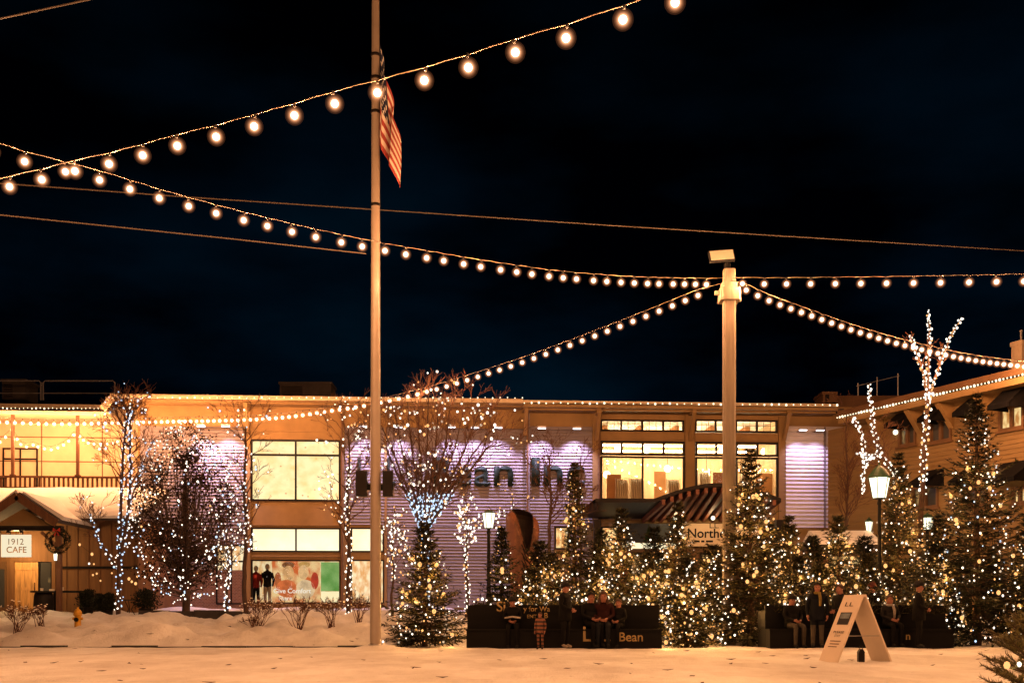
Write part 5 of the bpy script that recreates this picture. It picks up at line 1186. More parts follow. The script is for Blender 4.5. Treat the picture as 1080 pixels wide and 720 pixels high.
# ---- twiggy shrubs on the bank
def shrub(label, x, ybase, ytop, hw, D, seed):
    rg = random.Random(seed); X = (x - 540) / F * D; gz = ground_z(X, D); root = thing('shrub', label, 'shrub', (X, D, gz), 0, 'bare shrubs on the snowbank'); segs = []; H = (ybase - ytop) / F * D; Wd = hw / F * D
    for k in range(15):
        a = rg.uniform(0, 2 * PI); d = Vector((math.cos(a) * rg.uniform(.1, 1.0) * Wd / H * 1.2, math.sin(a) * rg.uniform(.1, .8), 1)).normalized(); tree_segments(rg, Vector((rg.gauss(0, .06), rg.gauss(0, .06), -.02)), d, H * rg.uniform(.45, .62), .012, 0, 3, .7, .05, segs, (2, 3), .62)
    g = MB()
    for pts, rad, dep in segs: g.tube(pts, [max(.005, r_) for r_ in rad], 3, False)
    g.build('branches', M['twig'], root)
    s_ = MB(); tipp = [p[-1] for p, r_, d in segs if d >= 2]
    for q in rg.sample(tipp, min(60, len(tipp))): s_.sphere(q, rg.uniform(.014, .03), 5, 3, (1.3, 1, .6))
    s_.build('snow_clumps', M['snow'], root, True)['kind'] = 'stuff'
for i, (x, yb, yt, hw_, D, lab) in enumerate(((18, 678, 647, 22, 31.6, 'wide snow dusted bare shrub at the far left beside the kerb'), (42, 668, 649, 12, 32.4, 'small bare shrub between the widest shrub and the yellow hydrant'), (274, 672, 645, 20, 32.2, 'bare shrub below the left end of the shop window'), (315, 671, 642, 18, 32.2, 'bare shrub below the orange poster'), (350, 669, 642, 17, 32.3, 'bare shrub below the green window panel'), (378, 668, 640, 15, 32.6, 'bare shrub touching the flagpole from the left'), (266, 662, 650, 10, 34, 'tiny bare shrub behind the shrub row, left end'))): shrub(lab, x, yb, yt, hw_, D, 60 + i)

# -------------------------------------------------- small things on the snow
DH = 33.8; X = (82 - 540) / F * DH; gz = P(0, 668.5, DH).z; gz = max(gz, ground_z(X, DH) - .02)
hy = thing('fire_hydrant', 'yellow fire hydrant standing in the snowbank', 'fire hydrant', (X, DH, gz)); hs_ = (P(0, 640, DH).z - gz) / .80
g = MB(); g.lathe([(.15 * hs_, 0), (.15 * hs_, .05 * hs_), (.105 * hs_, .07 * hs_), (.10 * hs_, .52 * hs_), (.14 * hs_, .54 * hs_), (.14 * hs_, .58 * hs_)], 16); g.build('barrel', M['yellow'], hy, True)
g = MB(); g.lathe([(.135 * hs_, .582 * hs_), (.12 * hs_, .66 * hs_), (.07 * hs_, .73 * hs_), (.03 * hs_, .75 * hs_), (.03 * hs_, .80 * hs_)], 16); g.build('bonnet', M['yellow'], hy, True)
g = MB(); g.tube([(0, -.09 * hs_, .40 * hs_), (0, -.17 * hs_, .40 * hs_)], .07 * hs_, 12); g.build('pumper_cap', M['black'], hy)
for s_ in (-1, 1): g = MB(); g.tube([(s_ * .09 * hs_, 0, .43 * hs_), (s_ * .16 * hs_, 0, .43 * hs_)], .045 * hs_, 10); g.build('hose_cap', M['yellow'], hy)
# dark stone edging and a rock
def stone_wall(label, x0, x1, y0, y1, D):
    a, b = P(x0, y0, D), P(x1, y1, D); z0 = b.z - .25; t_ = thing('stone_ledge', label, 'stone ledge', ((a.x + b.x) / 2, D, z0), 0, 'dark stone ledges in the snow'); g = MB(); n_ = max(2, int((b.x - a.x) / .9)); hw_ = (b.x - a.x) / 2; rg = random.Random(int(x0)); 
    for k in range(n_): u0 = -hw_ + 2 * hw_ * k / n_ + .01; u1 = -hw_ + 2 * hw_ * (k + 1) / n_ - .01; g.box((u0, rg.uniform(-.05, .02), 0), (u1, .5, a.z - z0 + rg.uniform(-.02, .02)))
    g.build('stones', M['stone'], t_)
stone_wall('long dark stone ledge in the snow under the rounded tree', 146, 262, 643.5, 652, 38.2); stone_wall('short dark stone ledge low in the snowbank', 174, 244, 659.5, 663, 33.9)
g = MB(); g.sphere((0, 0, .1), .24, 12, 8, (1, .8, .75)); rk_ = g.build('rock', M['stone'], None, True, (P(146, 0, 33.2).x, 33.0, P(146, 665, 33.2).z + .02)); tag(rk_, 'dark rounded rock poking out of the snowbank right of the hydrant', 'rock')
# cafe terrace: bar table, potted shrubs, bistro table
DT = 40.8; tz = P(0, 652, DT).z
tb = thing('bar_table', 'dark barrel sided table beside the porch post with small things on top', 'table', P(46, 652, DT)); o0 = P(46, 652, DT)
g = MB(); hw_ = .36; g.lathe([(.26, 0), (.33, .25), (.35, .5), (.32, .85), (.29, .93)], 14); g.build('barrel', M['dark'], tb, True); g = MB(); g.lathe([(.45, .935), (.45, .99)], 16); g.build('table_top', M['black'], tb)
tb2 = thing('terrace_table', 'dark trestle table against the brown cafe wall', 'table', P(75, 650, DT + .8)); g = MB(); g.box((-.6, -.3, .88), (.55, .3, .95)); g.build('table_top', M['black'], tb2)
for x_ in (-.5, .45):
    g = MB(); g.box((x_ - .05, -.25, 0), (x_ + .05, -.15, .88)); g.build('leg', M['black'], tb2); g = MB(); g.box((x_ - .05, .15, 0), (x_ + .05, .25, .88)); g.build('leg', M['black'], tb2)
for x, lab in ((44, 'small pale cup on the barrel table'), (56, 'pale box at the edge of the barrel table')):
    q = P(x, 0, DT); t_ = MB(); t_.lathe([(.05, 0), (.06, .1), (.055, .1), (.05, .02)], 10) if x == 44 else t_.box((-.08, -.05, 0), (.08, .05, .07)); o = t_.build('cup' if x == 44 else 'small_box', M['white'], None, False, (q.x if x == 44 else o0.x + .3, DT, o0.z + .992)); tag(o, lab, 'cup' if x == 44 else 'box')
q = P(64.5, 0, DT + .8); g = MB(); g.box((-.09, -.02, 0), (.09, .03, .13)); o = g.build('menu_stand', M['white'], None, False, (q.x, DT + .8, P(75, 650, DT + .8).z + .952)); tag(o, 'small white card stand on the trestle table', 'card stand')
def potted(label, x, ybase, ytop, hw_, D, seed):
    rg = random.Random(seed); b = P(x, ybase, D); t_ = thing('potted_shrub', label, 'potted shrub', b, 0, 'potted shrubs on the cafe terrace'); H = (ybase - ytop) / F * D; Wd = hw_ / F * D
    g = MB(); g.lathe([(Wd * .45, 0), (Wd * .6, H * .32), (Wd * .64, H * .33), (Wd * .58, H * .34)], 12); g.build('pot', M['dark'], t_); g = MB()
    for k in range(1400):
        u = rg.gauss(0, .42); v = rg.gauss(0, .42); zz = rg.random(); q = Vector((u * Wd, v * Wd, H * (.36 + .6 * zz * (1 - .25 * (u * u + v * v))))); dv = Vector((rg.gauss(0, 1), rg.gauss(0, 1), rg.gauss(.3, 1))).normalized() * .09; w_ = dv.orthogonal().normalized() * .022; g.face([q, q + dv * .5 + w_, q + dv, q + dv * .5 - w_])
    g.build('foliage', M['needle2'], t_)
potted('rusty leaved potted shrub beside the trestle table', 93, 650, 620, 10, 40.5, 71); potted('dark potted shrub, middle of the terrace group', 106, 654, 625, 9, 39.8, 72); potted('dark potted shrub next to the wrapped tree trunk', 115, 653, 624, 7, 39.6, 73); potted('dark spreading potted shrub right of the bistro table', 154, 652, 620, 13, 39.8, 74)
bt = thing('bistro_table', 'small black bistro table right of the wrapped tree trunk', 'table', P(137, 654, 39.9)); g = MB(); g.lathe([(.38, .70), (.38, .73)], 16); g.build('table_top', M['black'], bt)
for k in range(3): t = 2 * PI * k / 3; g = MB(); g.tube([(.3 * math.cos(t), .3 * math.sin(t), 0), (.05 * math.cos(t), .05 * math.sin(t), .4), (.22 * math.cos(t), .22 * math.sin(t), .70)], .014, 5); g.build('leg', M['black'], bt)

# boot shaped sculpture
bt0 = P(551, 650, 40.5); gz = ground_z(bt0.x, 40.5); bo = thing('boot_sculpture', 'tall brown boot shaped sculpture rising behind the long bench', 'sculpture', (bt0.x, 40.5, gz)); Hb = P(0, 534, 40.5).z - gz
n_ = 36; g = MB(); gi = MB(); gf = MB(); g2 = MB()
def boot_r(t): return float(np.interp(t, [0, .12, .3, .55, .8, .93, 1.0], [.46, .44, .43, .50, .60, .60, .54]))
def boot_top(a): return .985 - .30 * max(0, math.cos(a + 1.0)) ** 3 - .04 * (1 - math.cos(a - 2.2))
NZ = 26
def bp_(a, t, sc=1.0):
    tt = t * boot_top(a); r_ = boot_r(tt) * sc; dome = 1 - .35 * max(0, (t - .93) / .07) ** 2
    w_ = .02 * noise.noise(Vector((math.cos(a) * 1.5, math.sin(a) * 1.5, tt * 6)))
    return ((r_ + w_) * math.cos(a) * dome, (r_ + w_) * math.sin(a) * dome, tt * Hb)
for k in range(n_):
    a0, a1 = 2 * PI * k / n_, 2 * PI * (k + 1) / n_
    front = math.cos((a0 + a1) / 2 + 1.15) > .55
    for z_ in range(NZ):
        q = [bp_(a0, z_ / NZ), bp_(a1, z_ / NZ), bp_(a1, (z_ + 1) / NZ), bp_(a0, (z_ + 1) / NZ)]; (gf if front else g).face(q)
        q = [bp_(a1, z_ / NZ, .93), bp_(a0, z_ / NZ, .93), bp_(a0, (z_ + 1) / NZ, .93), bp_(a1, (z_ + 1) / NZ, .93)]; gi.face(q)
    g2.tube([bp_(a0, 1.0, .965), bp_(a1, 1.0, .965)], .022, 6)
g.build('upper', M['boot'], bo, True); gf.build('tongue', mat('mottled_leather', (.10, .035, .015), .7, .7, 3.2, .5, 8, col2=(.20, .075, .03)), bo, True); gi.build('lining', M['rubber'], bo, True); g2.build('collar', M['rubber'], bo, True)
for k in range(9):
    tt = .18 + .055 * k
    for s_ in (-1, 1):
        pts = [Vector(bp_(-1.15 + s_ * w_, tt / boot_top(-1.15), 1.03)) + Vector((0, 0, .14 * w_ / .5)) for w_ in (-.5, -.2, .1, .4)]; l_ = MB(); l_.tube(pts, .02, 5); l_.build('lace', M['rubber'], bo)
g = MB(); g.lathe([(.62, -.05), (.64, .22), (.56, .5), (.47, .62)], 20); o = g.build('rubber_foot', M['rubber'], bo, True); o.scale = (1.5, 1.0, 1); o.location = (.3, -.05, 0)

# snowy kiosk behind the firs
kz = P(895, 640, 41.5); gz = ground_z(kz.x, 41.5); ko = thing('kiosk', 'small dark kiosk with snow covered roof behind the firs', 'kiosk', (kz.x, 41.5, gz)); xa, xb = P(862, 0, 41.5).x - kz.x, P(928, 0, 41.5).x - kz.x; zt_ = P(0, 577, 41.5).z - gz; zp = P(0, 559, 41.5).z - gz
g = MB(); g.box((xa + .2, .2, 0), (xb - .2, 2.2, zt_)); g.build('body', M['tan_dark'], ko); g = MB(); g.prism([(xa, -.1, zt_), (xa, -.1, zt_ + .1), (xa + .0, 1.2, zp - .1), (xa, 2.5, zt_ + .1), (xa, 2.5, zt_)], (xb - xa, 0, 0)); g.build('roof', M['roofing'], ko)
g = MB(); g.prism([(xa + .02, -.14, zt_ + .105), (xa + .02, -.1, zt_ + .25), (xa + .02, 1.1, zp + .08), (xa + .02, 1.3, zp + .08), (xa + .02, 2.4, zt_ + .25), (xa + .02, 2.4, zt_ + .12), (xa + .02, 1.2, zp - .09)], (xb - xa - .04, 0, 0)); g.build('roof_snow', M['snow'], ko)
g = MB(); g.box((xa + .5, .15, 1.2), (xb - .5, .198, zt_ - .3)); g.build('window', W['warm'], ko)

# -------------------------------------------------- benches with lettering
def bench(label, x0, x1, D, texts, seed):
    a, b = P(x0, 0, D).x, P(x1, 0, D).x; c_ = (a + b) / 2; t_ = thing('planter_bench', label, 'bench', (c_, D, 0), 0, 'long dark benches along the square'); hw_ = (b - a) / 2
    g = MB(); g.box((-hw_, 0, 0), (hw_, .52, .45)); g.build('front_box', M['planter'], t_)
    g = MB()
    for k in range(4): g.box((-hw_ - .02, -.04 + k * .135, .452), (hw_ + .02, .085 + k * .135, .49))
    g.build('seat', M['planter'], t_)
    g = MB(); g.box((-hw_, .54, 0), (hw_, .62, 1.10)); g.build('backrest', M['planter'], t_)
    g = MB(); g.box((-hw_, .62, 0), (hw_, .70, .95)); g.box((-hw_, 1.35, 0), (hw_, 1.43, .95)); g.box((-hw_, .70, 0), (-hw_ + .08, 1.35, .95)); g.box((hw_ - .08, .70, 0), (hw_, 1.35, .95)); g.box((-hw_ + .08, .70, .80), (hw_ - .08, 1.35, .86)); g.build('planter_box', M['planter'], t_)
    for s_, xa_, xb_, y_, onback in texts:
        yy = .535 if onback else -.006; D_ = D + yy; text(s_, P(xa_, 0, D_).x - c_, P(xb_, 0, D_).x - c_, P(0, y_, D_).z, yy, M['gold'], t_, .012)
    return t_
bench('long dark bench with gold lettering and people sitting along it', 492, 698, 28.6, [('Si', 523.8, 533, 644.3, 1), ('y for Wa', 552, 580, 644.3, 1), ('ENT', 556, 566, 651.5, 1), ('B', 574, 578, 651.5, 1), ('L.L.', 615, 644, 675.7, 0), ('Bean', 653, 678, 675.7, 0)], 1)
bench('dark bench behind the sandwich board, only its last letter showing', 812, 1006, 28.9, [('n', 955.5, 960, 674, 0)], 2)
# greenery in the bench planters
for c_x, w_x, lab in ((596, 98, 'low dark evergreen cuttings filling the planter of the long bench'), (908, 92, 'low dark evergreen cuttings filling the planter behind the sandwich board')):
    D_ = 29.65; X = P(c_x, 0, D_).x; hw_ = w_x / F * D_; g = MB(); rg = random.Random(c_x)
    for k in range(5000):
        q = Vector((rg.uniform(-hw_, hw_), rg.uniform(-.28, .28), .86 + abs(rg.gauss(0, .12)))); dv = Vector((rg.gauss(0, .6), rg.gauss(0, .6), abs(rg.gauss(.6, .5)))).normalized() * rg.uniform(.08, .2); w_ = dv.orthogonal().normalized() * .014; g.face([q - w_, q + w_, q + dv])
    o = g.build('planter_greenery', M['needle'], None, False, (X, D_, 0)); tag(o, lab, 'greenery', kind='stuff')
    pts = [Vector((X - hw_ + 2 * hw_ * (k + .5) / 45, D_ - .3 + rg.uniform(0, .3), .98 + rg.uniform(0, .3))) for k in range(45)]
    fairy('fairy_lights', 'lights threaded through ' + lab.split(' filling ')[1].replace('the planter', 'the greenery'), pts, WG, .034, pts[0], FG, maxgap=.5)

# -------------------------------------------------- sandwich board
DA = 20.3; ab0 = P(912, 697, DA); ab = thing('sandwich_board', 'white folding sandwich board standing open on the snow', 'sandwich board', (ab0.x, DA, ground_z(ab0.x, DA)), R(14)); Wb = .64; Ht = 1.19; sp_ = .56
def panel(s_):
    g = MB(); 
    lo = Vector((s_ * sp_, 0, 0)); hi = Vector((s_ * .045, 0, Ht)); d = (hi - lo).normalized(); n_ = Vector((d.z, 0, -d.x)) * s_ * 1.0
    loop = [lo, lo + Vector((0, Wb, 0)), hi + Vector((0, Wb, 0)), hi]; g.prism([q - n_ * .0 for q in loop], n_ * -.03 * 1)
    return g.build('panel', M['white'], ab), lo, d, n_
pl, lo, d, n_ = panel(-1)
def on_panel(lo, d, n_, y0, y1, t0, t1, m, name, th=.004):
    a_, b_ = lo + d * t0, lo + d * t1; g = MB(); o_ = n_ * .003; g.prism([a_ + Vector((0, y0, 0)) + o_, a_ + Vector((0, y1, 0)) + o_, b_ + Vector((0, y1, 0)) + o_, b_ + Vector((0, y0, 0)) + o_], n_ * th); return g.build(name, m, pl)
# outer face of the left panel: seen from the left its reading direction runs from far edge to near edge
on_panel(lo, d, n_, .12, .50, .74, .98, M['dark'], 'picture'); on_panel(lo, d, n_, .15, .47, .86, .96, mat('picture_print', (.10, .14, .16), .5, .6, 6), 'print', .006)
def ptext(s_, y_far, y_near, t0, h, m):
    me = text_mesh(s_, 1.0, 0, .005); co = np.zeros(len(me.vertices) * 3); me.vertices.foreach_get('co', co); co = co.reshape(-1, 3); mn_, mx_ = co.min(0), co.max(0)
    out = []
    for c_ in co:
        y_ = y_far + (y_near - y_far) * (c_[0] - mn_[0]) / (mx_[0] - mn_[0]); t = t0 + h * c_[1] / mx_[1]; out.append(lo + d * t + n_ * .006 + Vector((0, y_, 0)))
    me.vertices.foreach_set('co', np.array(out).reshape(-1)); me.update(); me.materials.clear(); me.materials.append(m); o = bpy.data.objects.new('lettering', me); C.objects.link(o); o.parent = pl
for s_, a_, b_, t_, h in (('LL', .46, .18, 1.10, .08), ('PLEASE', .50, .14, .57, .045), ('STAY', .42, .22, .50, .045)): ptext(s_, a_, b_, t_, h, M['dark'])
for k, (a_, b_) in enumerate(((.50, .14), (.48, .16), (.50, .2))): on_panel(lo, d, n_, b_, a_, .41 - k * .055, .425 - k * .055, M['tan_dark'], 'small_print')
pl2, lo2, d2, n2 = panel(1)
g = MB(); g.prism([(-.05, 0, Ht - .015), (.05, 0, Ht - .015), (.03, 0, Ht + .03), (-.03, 0, Ht + .03)], (0, Wb, 0)); g.build('hinge_cap', M['white'], ab)
g = MB(); g.tube([(-.34, .05, .48), (.34, .05, .48)], .008, 5); g.build('spreader_bar', M['steel'], ab)
wt = thing('lantern', 'small dark lantern standing on the snow beneath the sandwich board', 'lantern', P(908, 697.5, DA - .0)); g = MB(); g.box((-.055, -.05, 0), (.055, .05, .17)); g.build('body', M['dark'], wt); g = MB(); g.prism([(-.06, -.055, .17), (.06, -.055, .17), (0.02, -.055, .23), (-.02, -.055, .23)], (0, .11, 0)); g.build('cap', M['black'], wt); g = MB(); g.tube([(-.03, 0, .22), (-.02, 0, .29), (.02, 0, .29), (.03, 0, .22)], .006, 5); g.build('handle', M['black'], wt)

# -------------------------------------------------- people
def person(label, px, D, pose, face, height, coat, legs, hair, hat=None, boots=None, hold=None, plaid=None, zbase=None, long_hair=False, scarf=None, head_turn=0, lean=0):
    k = height / 1.72; X = (px - 540) / F * D; z0 = ground_z(X, D) if zbase is None else zbase
    root = thing('person', label, 'person', (X, D, z0), face)
    J = {}; rad = {}
    def j(n, p, r): J[n] = Vector(p) * k; rad[n] = r * k
    if pose == 'sit':
        s0 = .49 / k                     # the seat is .49 m high whatever the size of the sitter
        pz = s0 + .115; py = 0.0; hips = pz - .02
        for s_, n in ((-1, 'l'), (1, 'r')):
            kz = max(s0 + .045, .47); j('hip' + n, (s_ * .10, -.04, pz - .01), .105); j('knee' + n, (s_ * .115, -.44, pz - .02), .072); fz = .085
            j('ankle' + n, (s_ * .12, -.42, max(fz, 0.085)), .052); j('toe' + n, (s_ * .13, -.58, .045), .042)
            j('elbow' + n, (s_ * .25, -.06, pz + .22), .056); j('wrist' + n, (s_ * .10, -.30, pz + .13), .036)
    else:
        pz = .93; py = 0
        for s_, n in ((-1, 'l'), (1, 'r')):
            j('hip' + n, (s_ * .10, 0, .88), .105); j('knee' + n, (s_ * .105, -.02, .49), .07); j('ankle' + n, (s_ * .11, .02, .09), .052); j('toe' + n, (s_ * .125, -.14, .042), .042)
            if pose == 'hold': j('elbow' + n, (s_ * .25, .0, 1.13), .058); j('wrist' + n, (s_ * .05, -.20, 1.02), .036)
            else: j('elbow' + n, (s_ * .26, .03, 1.12), .058); j('wrist' + n, (s_ * .25, -.06, .86), .036)
    L = lean
    j('pelvis', (0, py, pz + .02), .155); j('waist', (0, py - .01 - L * .2, pz + .18), .15); j('chest', (0, py - .015 - L * .5, pz + .36), .165); j('neck', (0, py + .0 - L * .7, pz + .53), .062)
    j('jaw', (0, py - .03 - L * .85, pz + .60), .074); j('skull', (0, py - .015 - L * .9, pz + .685), .098); j('crown', (0, py - .0 - L * .95, pz + .745), .07); j('nose', (0, py - .125 - L * .88, pz + .645), .016)
    for s_, n in ((-1, 'l'), (1, 'r')): j('sh' + n, (s_ * .185, py - .005 - L * .55, pz + .445), .082); j('ear' + n, (s_ * .092, py - .005 - L * .88, pz + .655), .02)
    edges = [('pelvis', 'waist'), ('waist', 'chest'), ('chest', 'neck'), ('neck', 'jaw'), ('jaw', 'skull'), ('skull', 'crown'), ('jaw', 'nose')]
    for n in 'lr':
        edges += [('pelvis', 'hip' + n), ('hip' + n, 'knee' + n), ('knee' + n, 'ankle' + n), ('ankle' + n, 'toe' + n), ('chest', 'sh' + n), ('sh' + n, 'elbow' + n), ('elbow' + n, 'wrist' + n)]
        s_ = -1 if n == 'l' else 1; wv = J['wrist' + n]; ev_ = J['elbow' + n]; fd = (wv - ev_).normalized(); inw = Vector((-s_, 0, 0)); inw = (inw - fd * inw.dot(fd)).normalized(); up_ = fd.cross(inw)
        J['palm' + n] = wv + fd * .075 * k; rad['palm' + n] = .030 * k; edges.append(('wrist' + n, 'palm' + n))
        for fi in range(5):
            q0 = 'f%d0%s' % (fi, n); q1 = 'f%d1%s' % (fi, n); q2 = 'f%d2%s' % (fi, n)
            if fi == 4: b0 = wv + fd * .045 * k + up_ * .032 * k; J[q0] = b0; J[q1] = b0 + (fd * .6 + up_ * .8) * .03 * k; J[q2] = J[q1] + (fd * .9 + inw * .35) * .026 * k
            else:
                b0 = wv + fd * .098 * k + up_ * (.027 - .018 * fi) * k; ln = (.040, .046, .042, .033)[fi]; J[q0] = b0; J[q1] = b0 + (fd * .9 + inw * .3) * ln * k; J[q2] = J[q1] + (fd * .55 + inw * .8) * ln * .75 * k
            for q in (q0, q1, q2): rad[q] = .0095 * k
            edges += [(('wrist' if fi == 4 else 'palm') + n, q0), (q0, q1), (q1, q2)]
    names = list(J); idx = {n: i for i, n in enumerate(names)}
    me = bpy.data.meshes.new('body'); me.from_pydata([J[n] for n in names], [(idx[a], idx[b]) for a, b in edges], []); me.update()
    o = bpy.data.objects.new('body', me); C.objects.link(o); md = o.modifiers.new('skin', 'SKIN'); md.use_smooth_shade = True
    if not me.skin_vertices: me.attributes.new
    sv = me.skin_vertices[0].data
    for n in names: v = sv[idx[n]]; v.radius = (rad[n], rad[n]); v.use_root = (n == 'pelvis')
    ss = o.modifiers.new('sub', 'SUBSURF'); ss.levels = 1; ss.render_levels = 1
    dg = bpy.context.evaluated_depsgraph_get(); nm = bpy.data.meshes.new_from_object(o.evaluated_get(dg)); bpy.data.objects.remove(o); nm.name = 'body'
    mats_ = [coat, legs, boots or M['black'], M['skin']]; nm.materials.clear()
    for m in mats_: nm.materials.append(m)
    bones = []
    for a, b in edges:
        if a[0] == 'f' or b[0] == 'f' or b.startswith('palm'): mi = 3
        elif b in ('jaw', 'skull', 'crown', 'nose'): mi = 3
        elif b.startswith('ankle'): mi = 1
        elif b.startswith('toe'): mi = 2
        elif b.startswith('knee') : mi = 1
        else: mi = 0
        bones.append((J[a], J[b], mi, rad[a], rad[b]))
    for p in nm.polygons:
        c_ = p.center; best = 9; bi = 0
        for a, b, mi, ra, rb in bones:
            ab_ = b - a; t = max(0, min(1, (c_ - a).dot(ab_) / max(1e-9, ab_.length_squared))); dd = (c_ - a - ab_ * t).length - (ra + (rb - ra) * t) * .9
            if dd < best: best = dd; bi = mi
        if bi == 1 and pose != 'sit' and c_.z > .62 * k: bi = 0
        p.material_index = bi; p.use_smooth = True
    body = bpy.data.objects.new('body', nm); C.objects.link(body); body.parent = root
    hp = J['skull'] + Vector((0, 0, -.005)) * k; fc = J['jaw']
    g = MB()
    for s_ in (-1, 1): g.sphere((s_ * .036 * k, hp.y - .088 * k, hp.z - .012 * k), .012 * k, 8, 6)
    g.build('eyes', M['eye'], root, True)
    g = MB(); g.sphere((0, fc.y - .072 * k, fc.z + .0 * k), .02 * k, 8, 5, (1.2, .5, .35)); g.build('mouth', mat('lips', (.25, .07, .05), .5, .1, 5) if 'lips' not in bpy.data.materials else bpy.data.materials['lips'], root, True)
    # hair: a shell over the skull with a clear face, longer at the back when long
    g = MB(); nh = 16; rows = 9; zmin = -.02
    for r_ in range(rows):
        th = PI * .62 * r_ / (rows - 1)
        for c_ in range(nh):
            a = 2 * PI * c_ / nh; fr = max(0, -math.sin(a)); t2 = th * (1 - .45 * fr); rr_ = .112 * k
            g.v.append((hp.x + rr_ * math.sin(t2) * math.cos(a) * .95, hp.y + .012 * k + rr_ * math.sin(t2) * math.sin(a) * 1.05, hp.z + .012 * k + rr_ * math.cos(t2)))
    for r_ in range(rows - 1):
        for c_ in range(nh): q = r_ * nh; g.f.append((q + c_, q + nh + c_, q + nh + (c_ + 1) % nh, q + (c_ + 1) % nh)); g.mi.append(0)
    if long_hair:
        for s_ in (-1, 1): g.tube([(s_ * .085 * k, hp.y + .02 * k, hp.z - .02 * k), (s_ * .10 * k, hp.y + .0 * k, hp.z - .15 * k), (s_ * .095 * k, hp.y - .06 * k, hp.z - .33 * k)], [.035 * k, .042 * k, .018 * k], 8)
        g.tube([(0, hp.y + .09 * k, hp.z), (0, hp.y + .12 * k, hp.z - .2 * k), (0, hp.y + .13 * k, hp.z - .36 * k)], [.07 * k, .085 * k, .03 * k], 10)
    g.build('hair', hair, root, True)
    if hat:
        g = MB(); g.lathe([(.122 * k, hp.z + .01 * k), (.128 * k, hp.z + .03 * k), (.124 * k, hp.z + .065 * k), (.10 * k, hp.z + .12 * k), (.05 * k, hp.z + .155 * k), (.004, hp.z + .162 * k)], 16, (hp.x, hp.y + .01 * k, 0)); g.build('hat', hat, root, True)
    # coat skirt and hem, collar
    g = MB(); c_ = J['pelvis']
    if pose != 'sit': g._lathe([(.205 * k, c_.z - .22 * k), (.20 * k, c_.z - .05 * k), (.182 * k, c_.z + .12 * k), (.19 * k, J['chest'].z)], 16, (0, c_.y, 0)); sk = g.build('coat', coat, root, True); sk.scale = (1, .82, 1)
    else: g._lathe([(.20 * k, c_.z - .06 * k), (.19 * k, c_.z + .1 * k), (.185 * k, J['chest'].z - .05 * k)], 16, (0, 0, 0)); sk = g.build('coat', coat, root, True); sk.scale = (1, .85, 1)
    if scarf: g = MB(); n_ = J['neck']; g.tube([(n_.x + .085 * k * math.cos(t), n_.y + .075 * k * math.sin(t), n_.z - .015 * k) for t in np.linspace(0, 2 * PI, 13)], .035 * k, 8, False); g.tube([(.05 * k, n_.y - .10 * k, n_.z - .02 * k), (.07 * k, n_.y - .15 * k, n_.z - .17 * k), (.06 * k, n_.y - .165 * k, n_.z - .36 * k)], [.035 * k, .04 * k, .03 * k], 8); g.build('scarf', scarf, root, True)
    return root, J, k
cl = lambda n, c, v=.3: mat(n, c, .85, v, 9, .1, 60)
coatB = cl('black_coat', (.006, .0055, .005)); coatN = cl('navy_coat', (.006, .007, .010)); coatG = cl('dark_grey_coat', (.011, .010, .010)); coatR = cl('dark_red_coat', (.022, .006, .005)); trB = cl('black_trousers', (.005, .0045, .0045)); trT = cl('tan_trousers', (.045, .036, .024)); jean = cl('dark_jeans', (.009, .010, .013)); hB = cl('black_hair', (.012, .009, .008)); hBr = cl('brown_hair', (.05, .025, .013)); btW = cl('pale_boots', (.22, .18, .14)); scY = cl('yellow_scarf', (.16, .11, .02)); scW = cl('white_scarf', (.25, .22, .19)); hatB = cl('dark_hat', (.016, .015, .015)); hatR = cl('dull_red_hat', (.07, .014, .01))
def plaid_mat():
    m, t, b = newmat('orange_plaid'); b.inputs['Roughness'].default_value = .85; tc = t.nodes.new('ShaderNodeTexCoord'); wv = t.nodes.new('ShaderNodeTexWave'); wv.bands_direction = 'Z'; wv.inputs['Scale'].default_value = 3.2; wv.inputs['Distortion'].default_value = .6
    cr = t.nodes.new('ShaderNodeValToRGB'); e = cr.color_ramp.elements; e[0].position = .35; e[0].color = (.02, .012, .01, 1); e[1].position = .5; e[1].color = (.20, .075, .04, 1)
    t.links.new(tc.outputs['Object'], wv.inputs['Vector']); t.links.new(wv.outputs['Fac'], cr.inputs[0]); t.links.new(cr.outputs[0], b.inputs['Base Color']); return m
plaid = plaid_mat()
DS = 28.92                               # where the sitters' hips are, over the seat
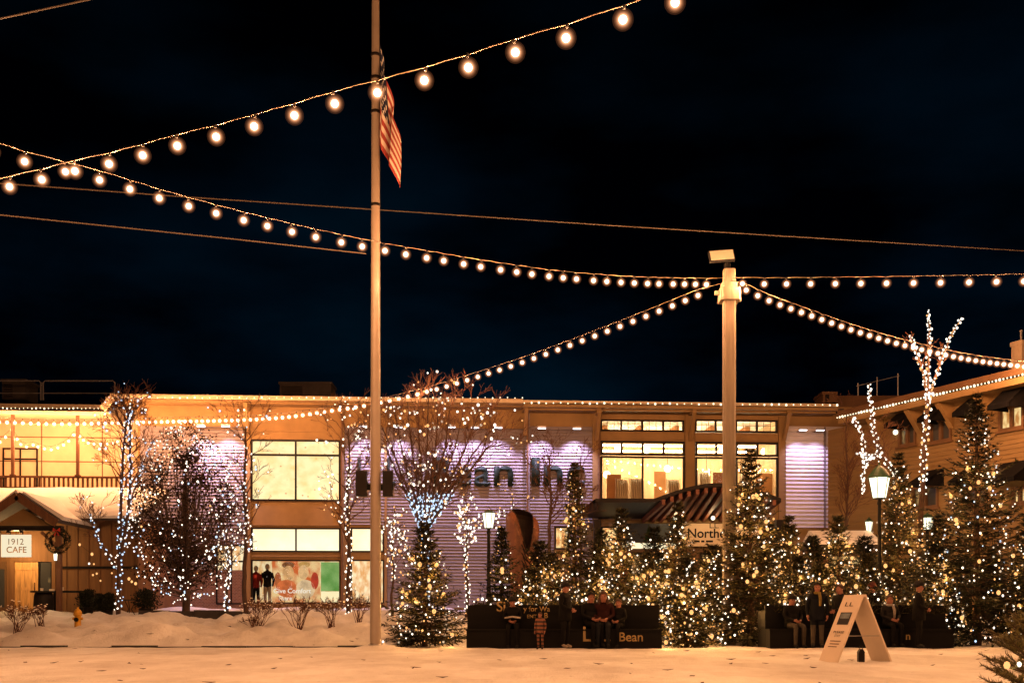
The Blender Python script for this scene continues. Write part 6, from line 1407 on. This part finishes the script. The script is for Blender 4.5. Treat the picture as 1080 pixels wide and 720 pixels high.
s1 = person('seated person in dark hooded clothes with pale papers spread on the lap', 540.5, DS, 'sit', 0, 1.50, coatB, trB, hB, hatB, lean=.12)
bk = thing('book', 'open pale booklet on the lap of the hatted sitter', 'book', (P(540.5, 0, DS).x, DS - .30, .75)); g = MB(); g.prism([(-.2, -.1, .0), (0, -.1, .03), (.2, -.1, .0), (.2, -.1, .015), (0, -.1, .045), (-.2, -.1, .015)], (0, .2, .03)); g.build('pages', scW, bk); g = MB(); g.prism([(-.21, -.105, -.006), (0, -.105, .022), (.21, -.105, -.006), (.21, -.105, -.001), (0, -.105, .027), (-.21, -.105, -.001)], (0, .21, .03)); g.build('cover', coatG, bk)
person('small child in orange plaid snow trousers standing before the bench', 570, 28.15, 'stand', R(-25), .92, plaid, plaid, hBr, None, M['black'], lean=.03)
person('adult in black coat with pale boots looking to the right before the bench', 596, 28.05, 'hold', R(60), 1.62, coatB, trB, hB, hatB, btW)
person('person with dark hair in black coat sitting next to the long haired woman', 623, DS, 'sit', R(20), 1.74, coatB, trB, hB)
person('woman with long dark hair and clasped hands sitting on the long bench', 636.5, DS, 'sit', R(-6), 1.80, coatR, jean, hBr, None, None, long_hair=True)
person('child with bare head sitting right of the long haired woman', 652.5, DS, 'sit', R(-25), 1.42, coatB, trB, hBr)
person('person in black sitting at the left end of the right bench', 835, 29.22, 'sit', R(15), 1.66, coatB, trT, hB, hatB)
person('woman with yellow scarf and pale trousers standing by the right bench', 862, 28.35, 'stand', R(-12), 1.63, coatN, trT, hB, None, None, long_hair=True, scarf=scY)
person('dark haired person in profile just left of the sandwich board top', 886, 28.3, 'hold', R(-65), 1.60, coatB, trB, hBr)
person('person in dull red hat standing behind the sandwich board', 920, 31.0, 'stand', R(170), 1.70, coatB, trB, hB, hatR)
person('person with white scarf sitting right of the sandwich board', 938, 29.22, 'sit', R(10), 1.62, coatG, trB, hBr, None, None, scarf=scW)
person('man in long black coat in profile at the right end of the bench', 969, 28.4, 'hold', R(65), 1.66, coatB, trB, hB, hatB, scarf=None)
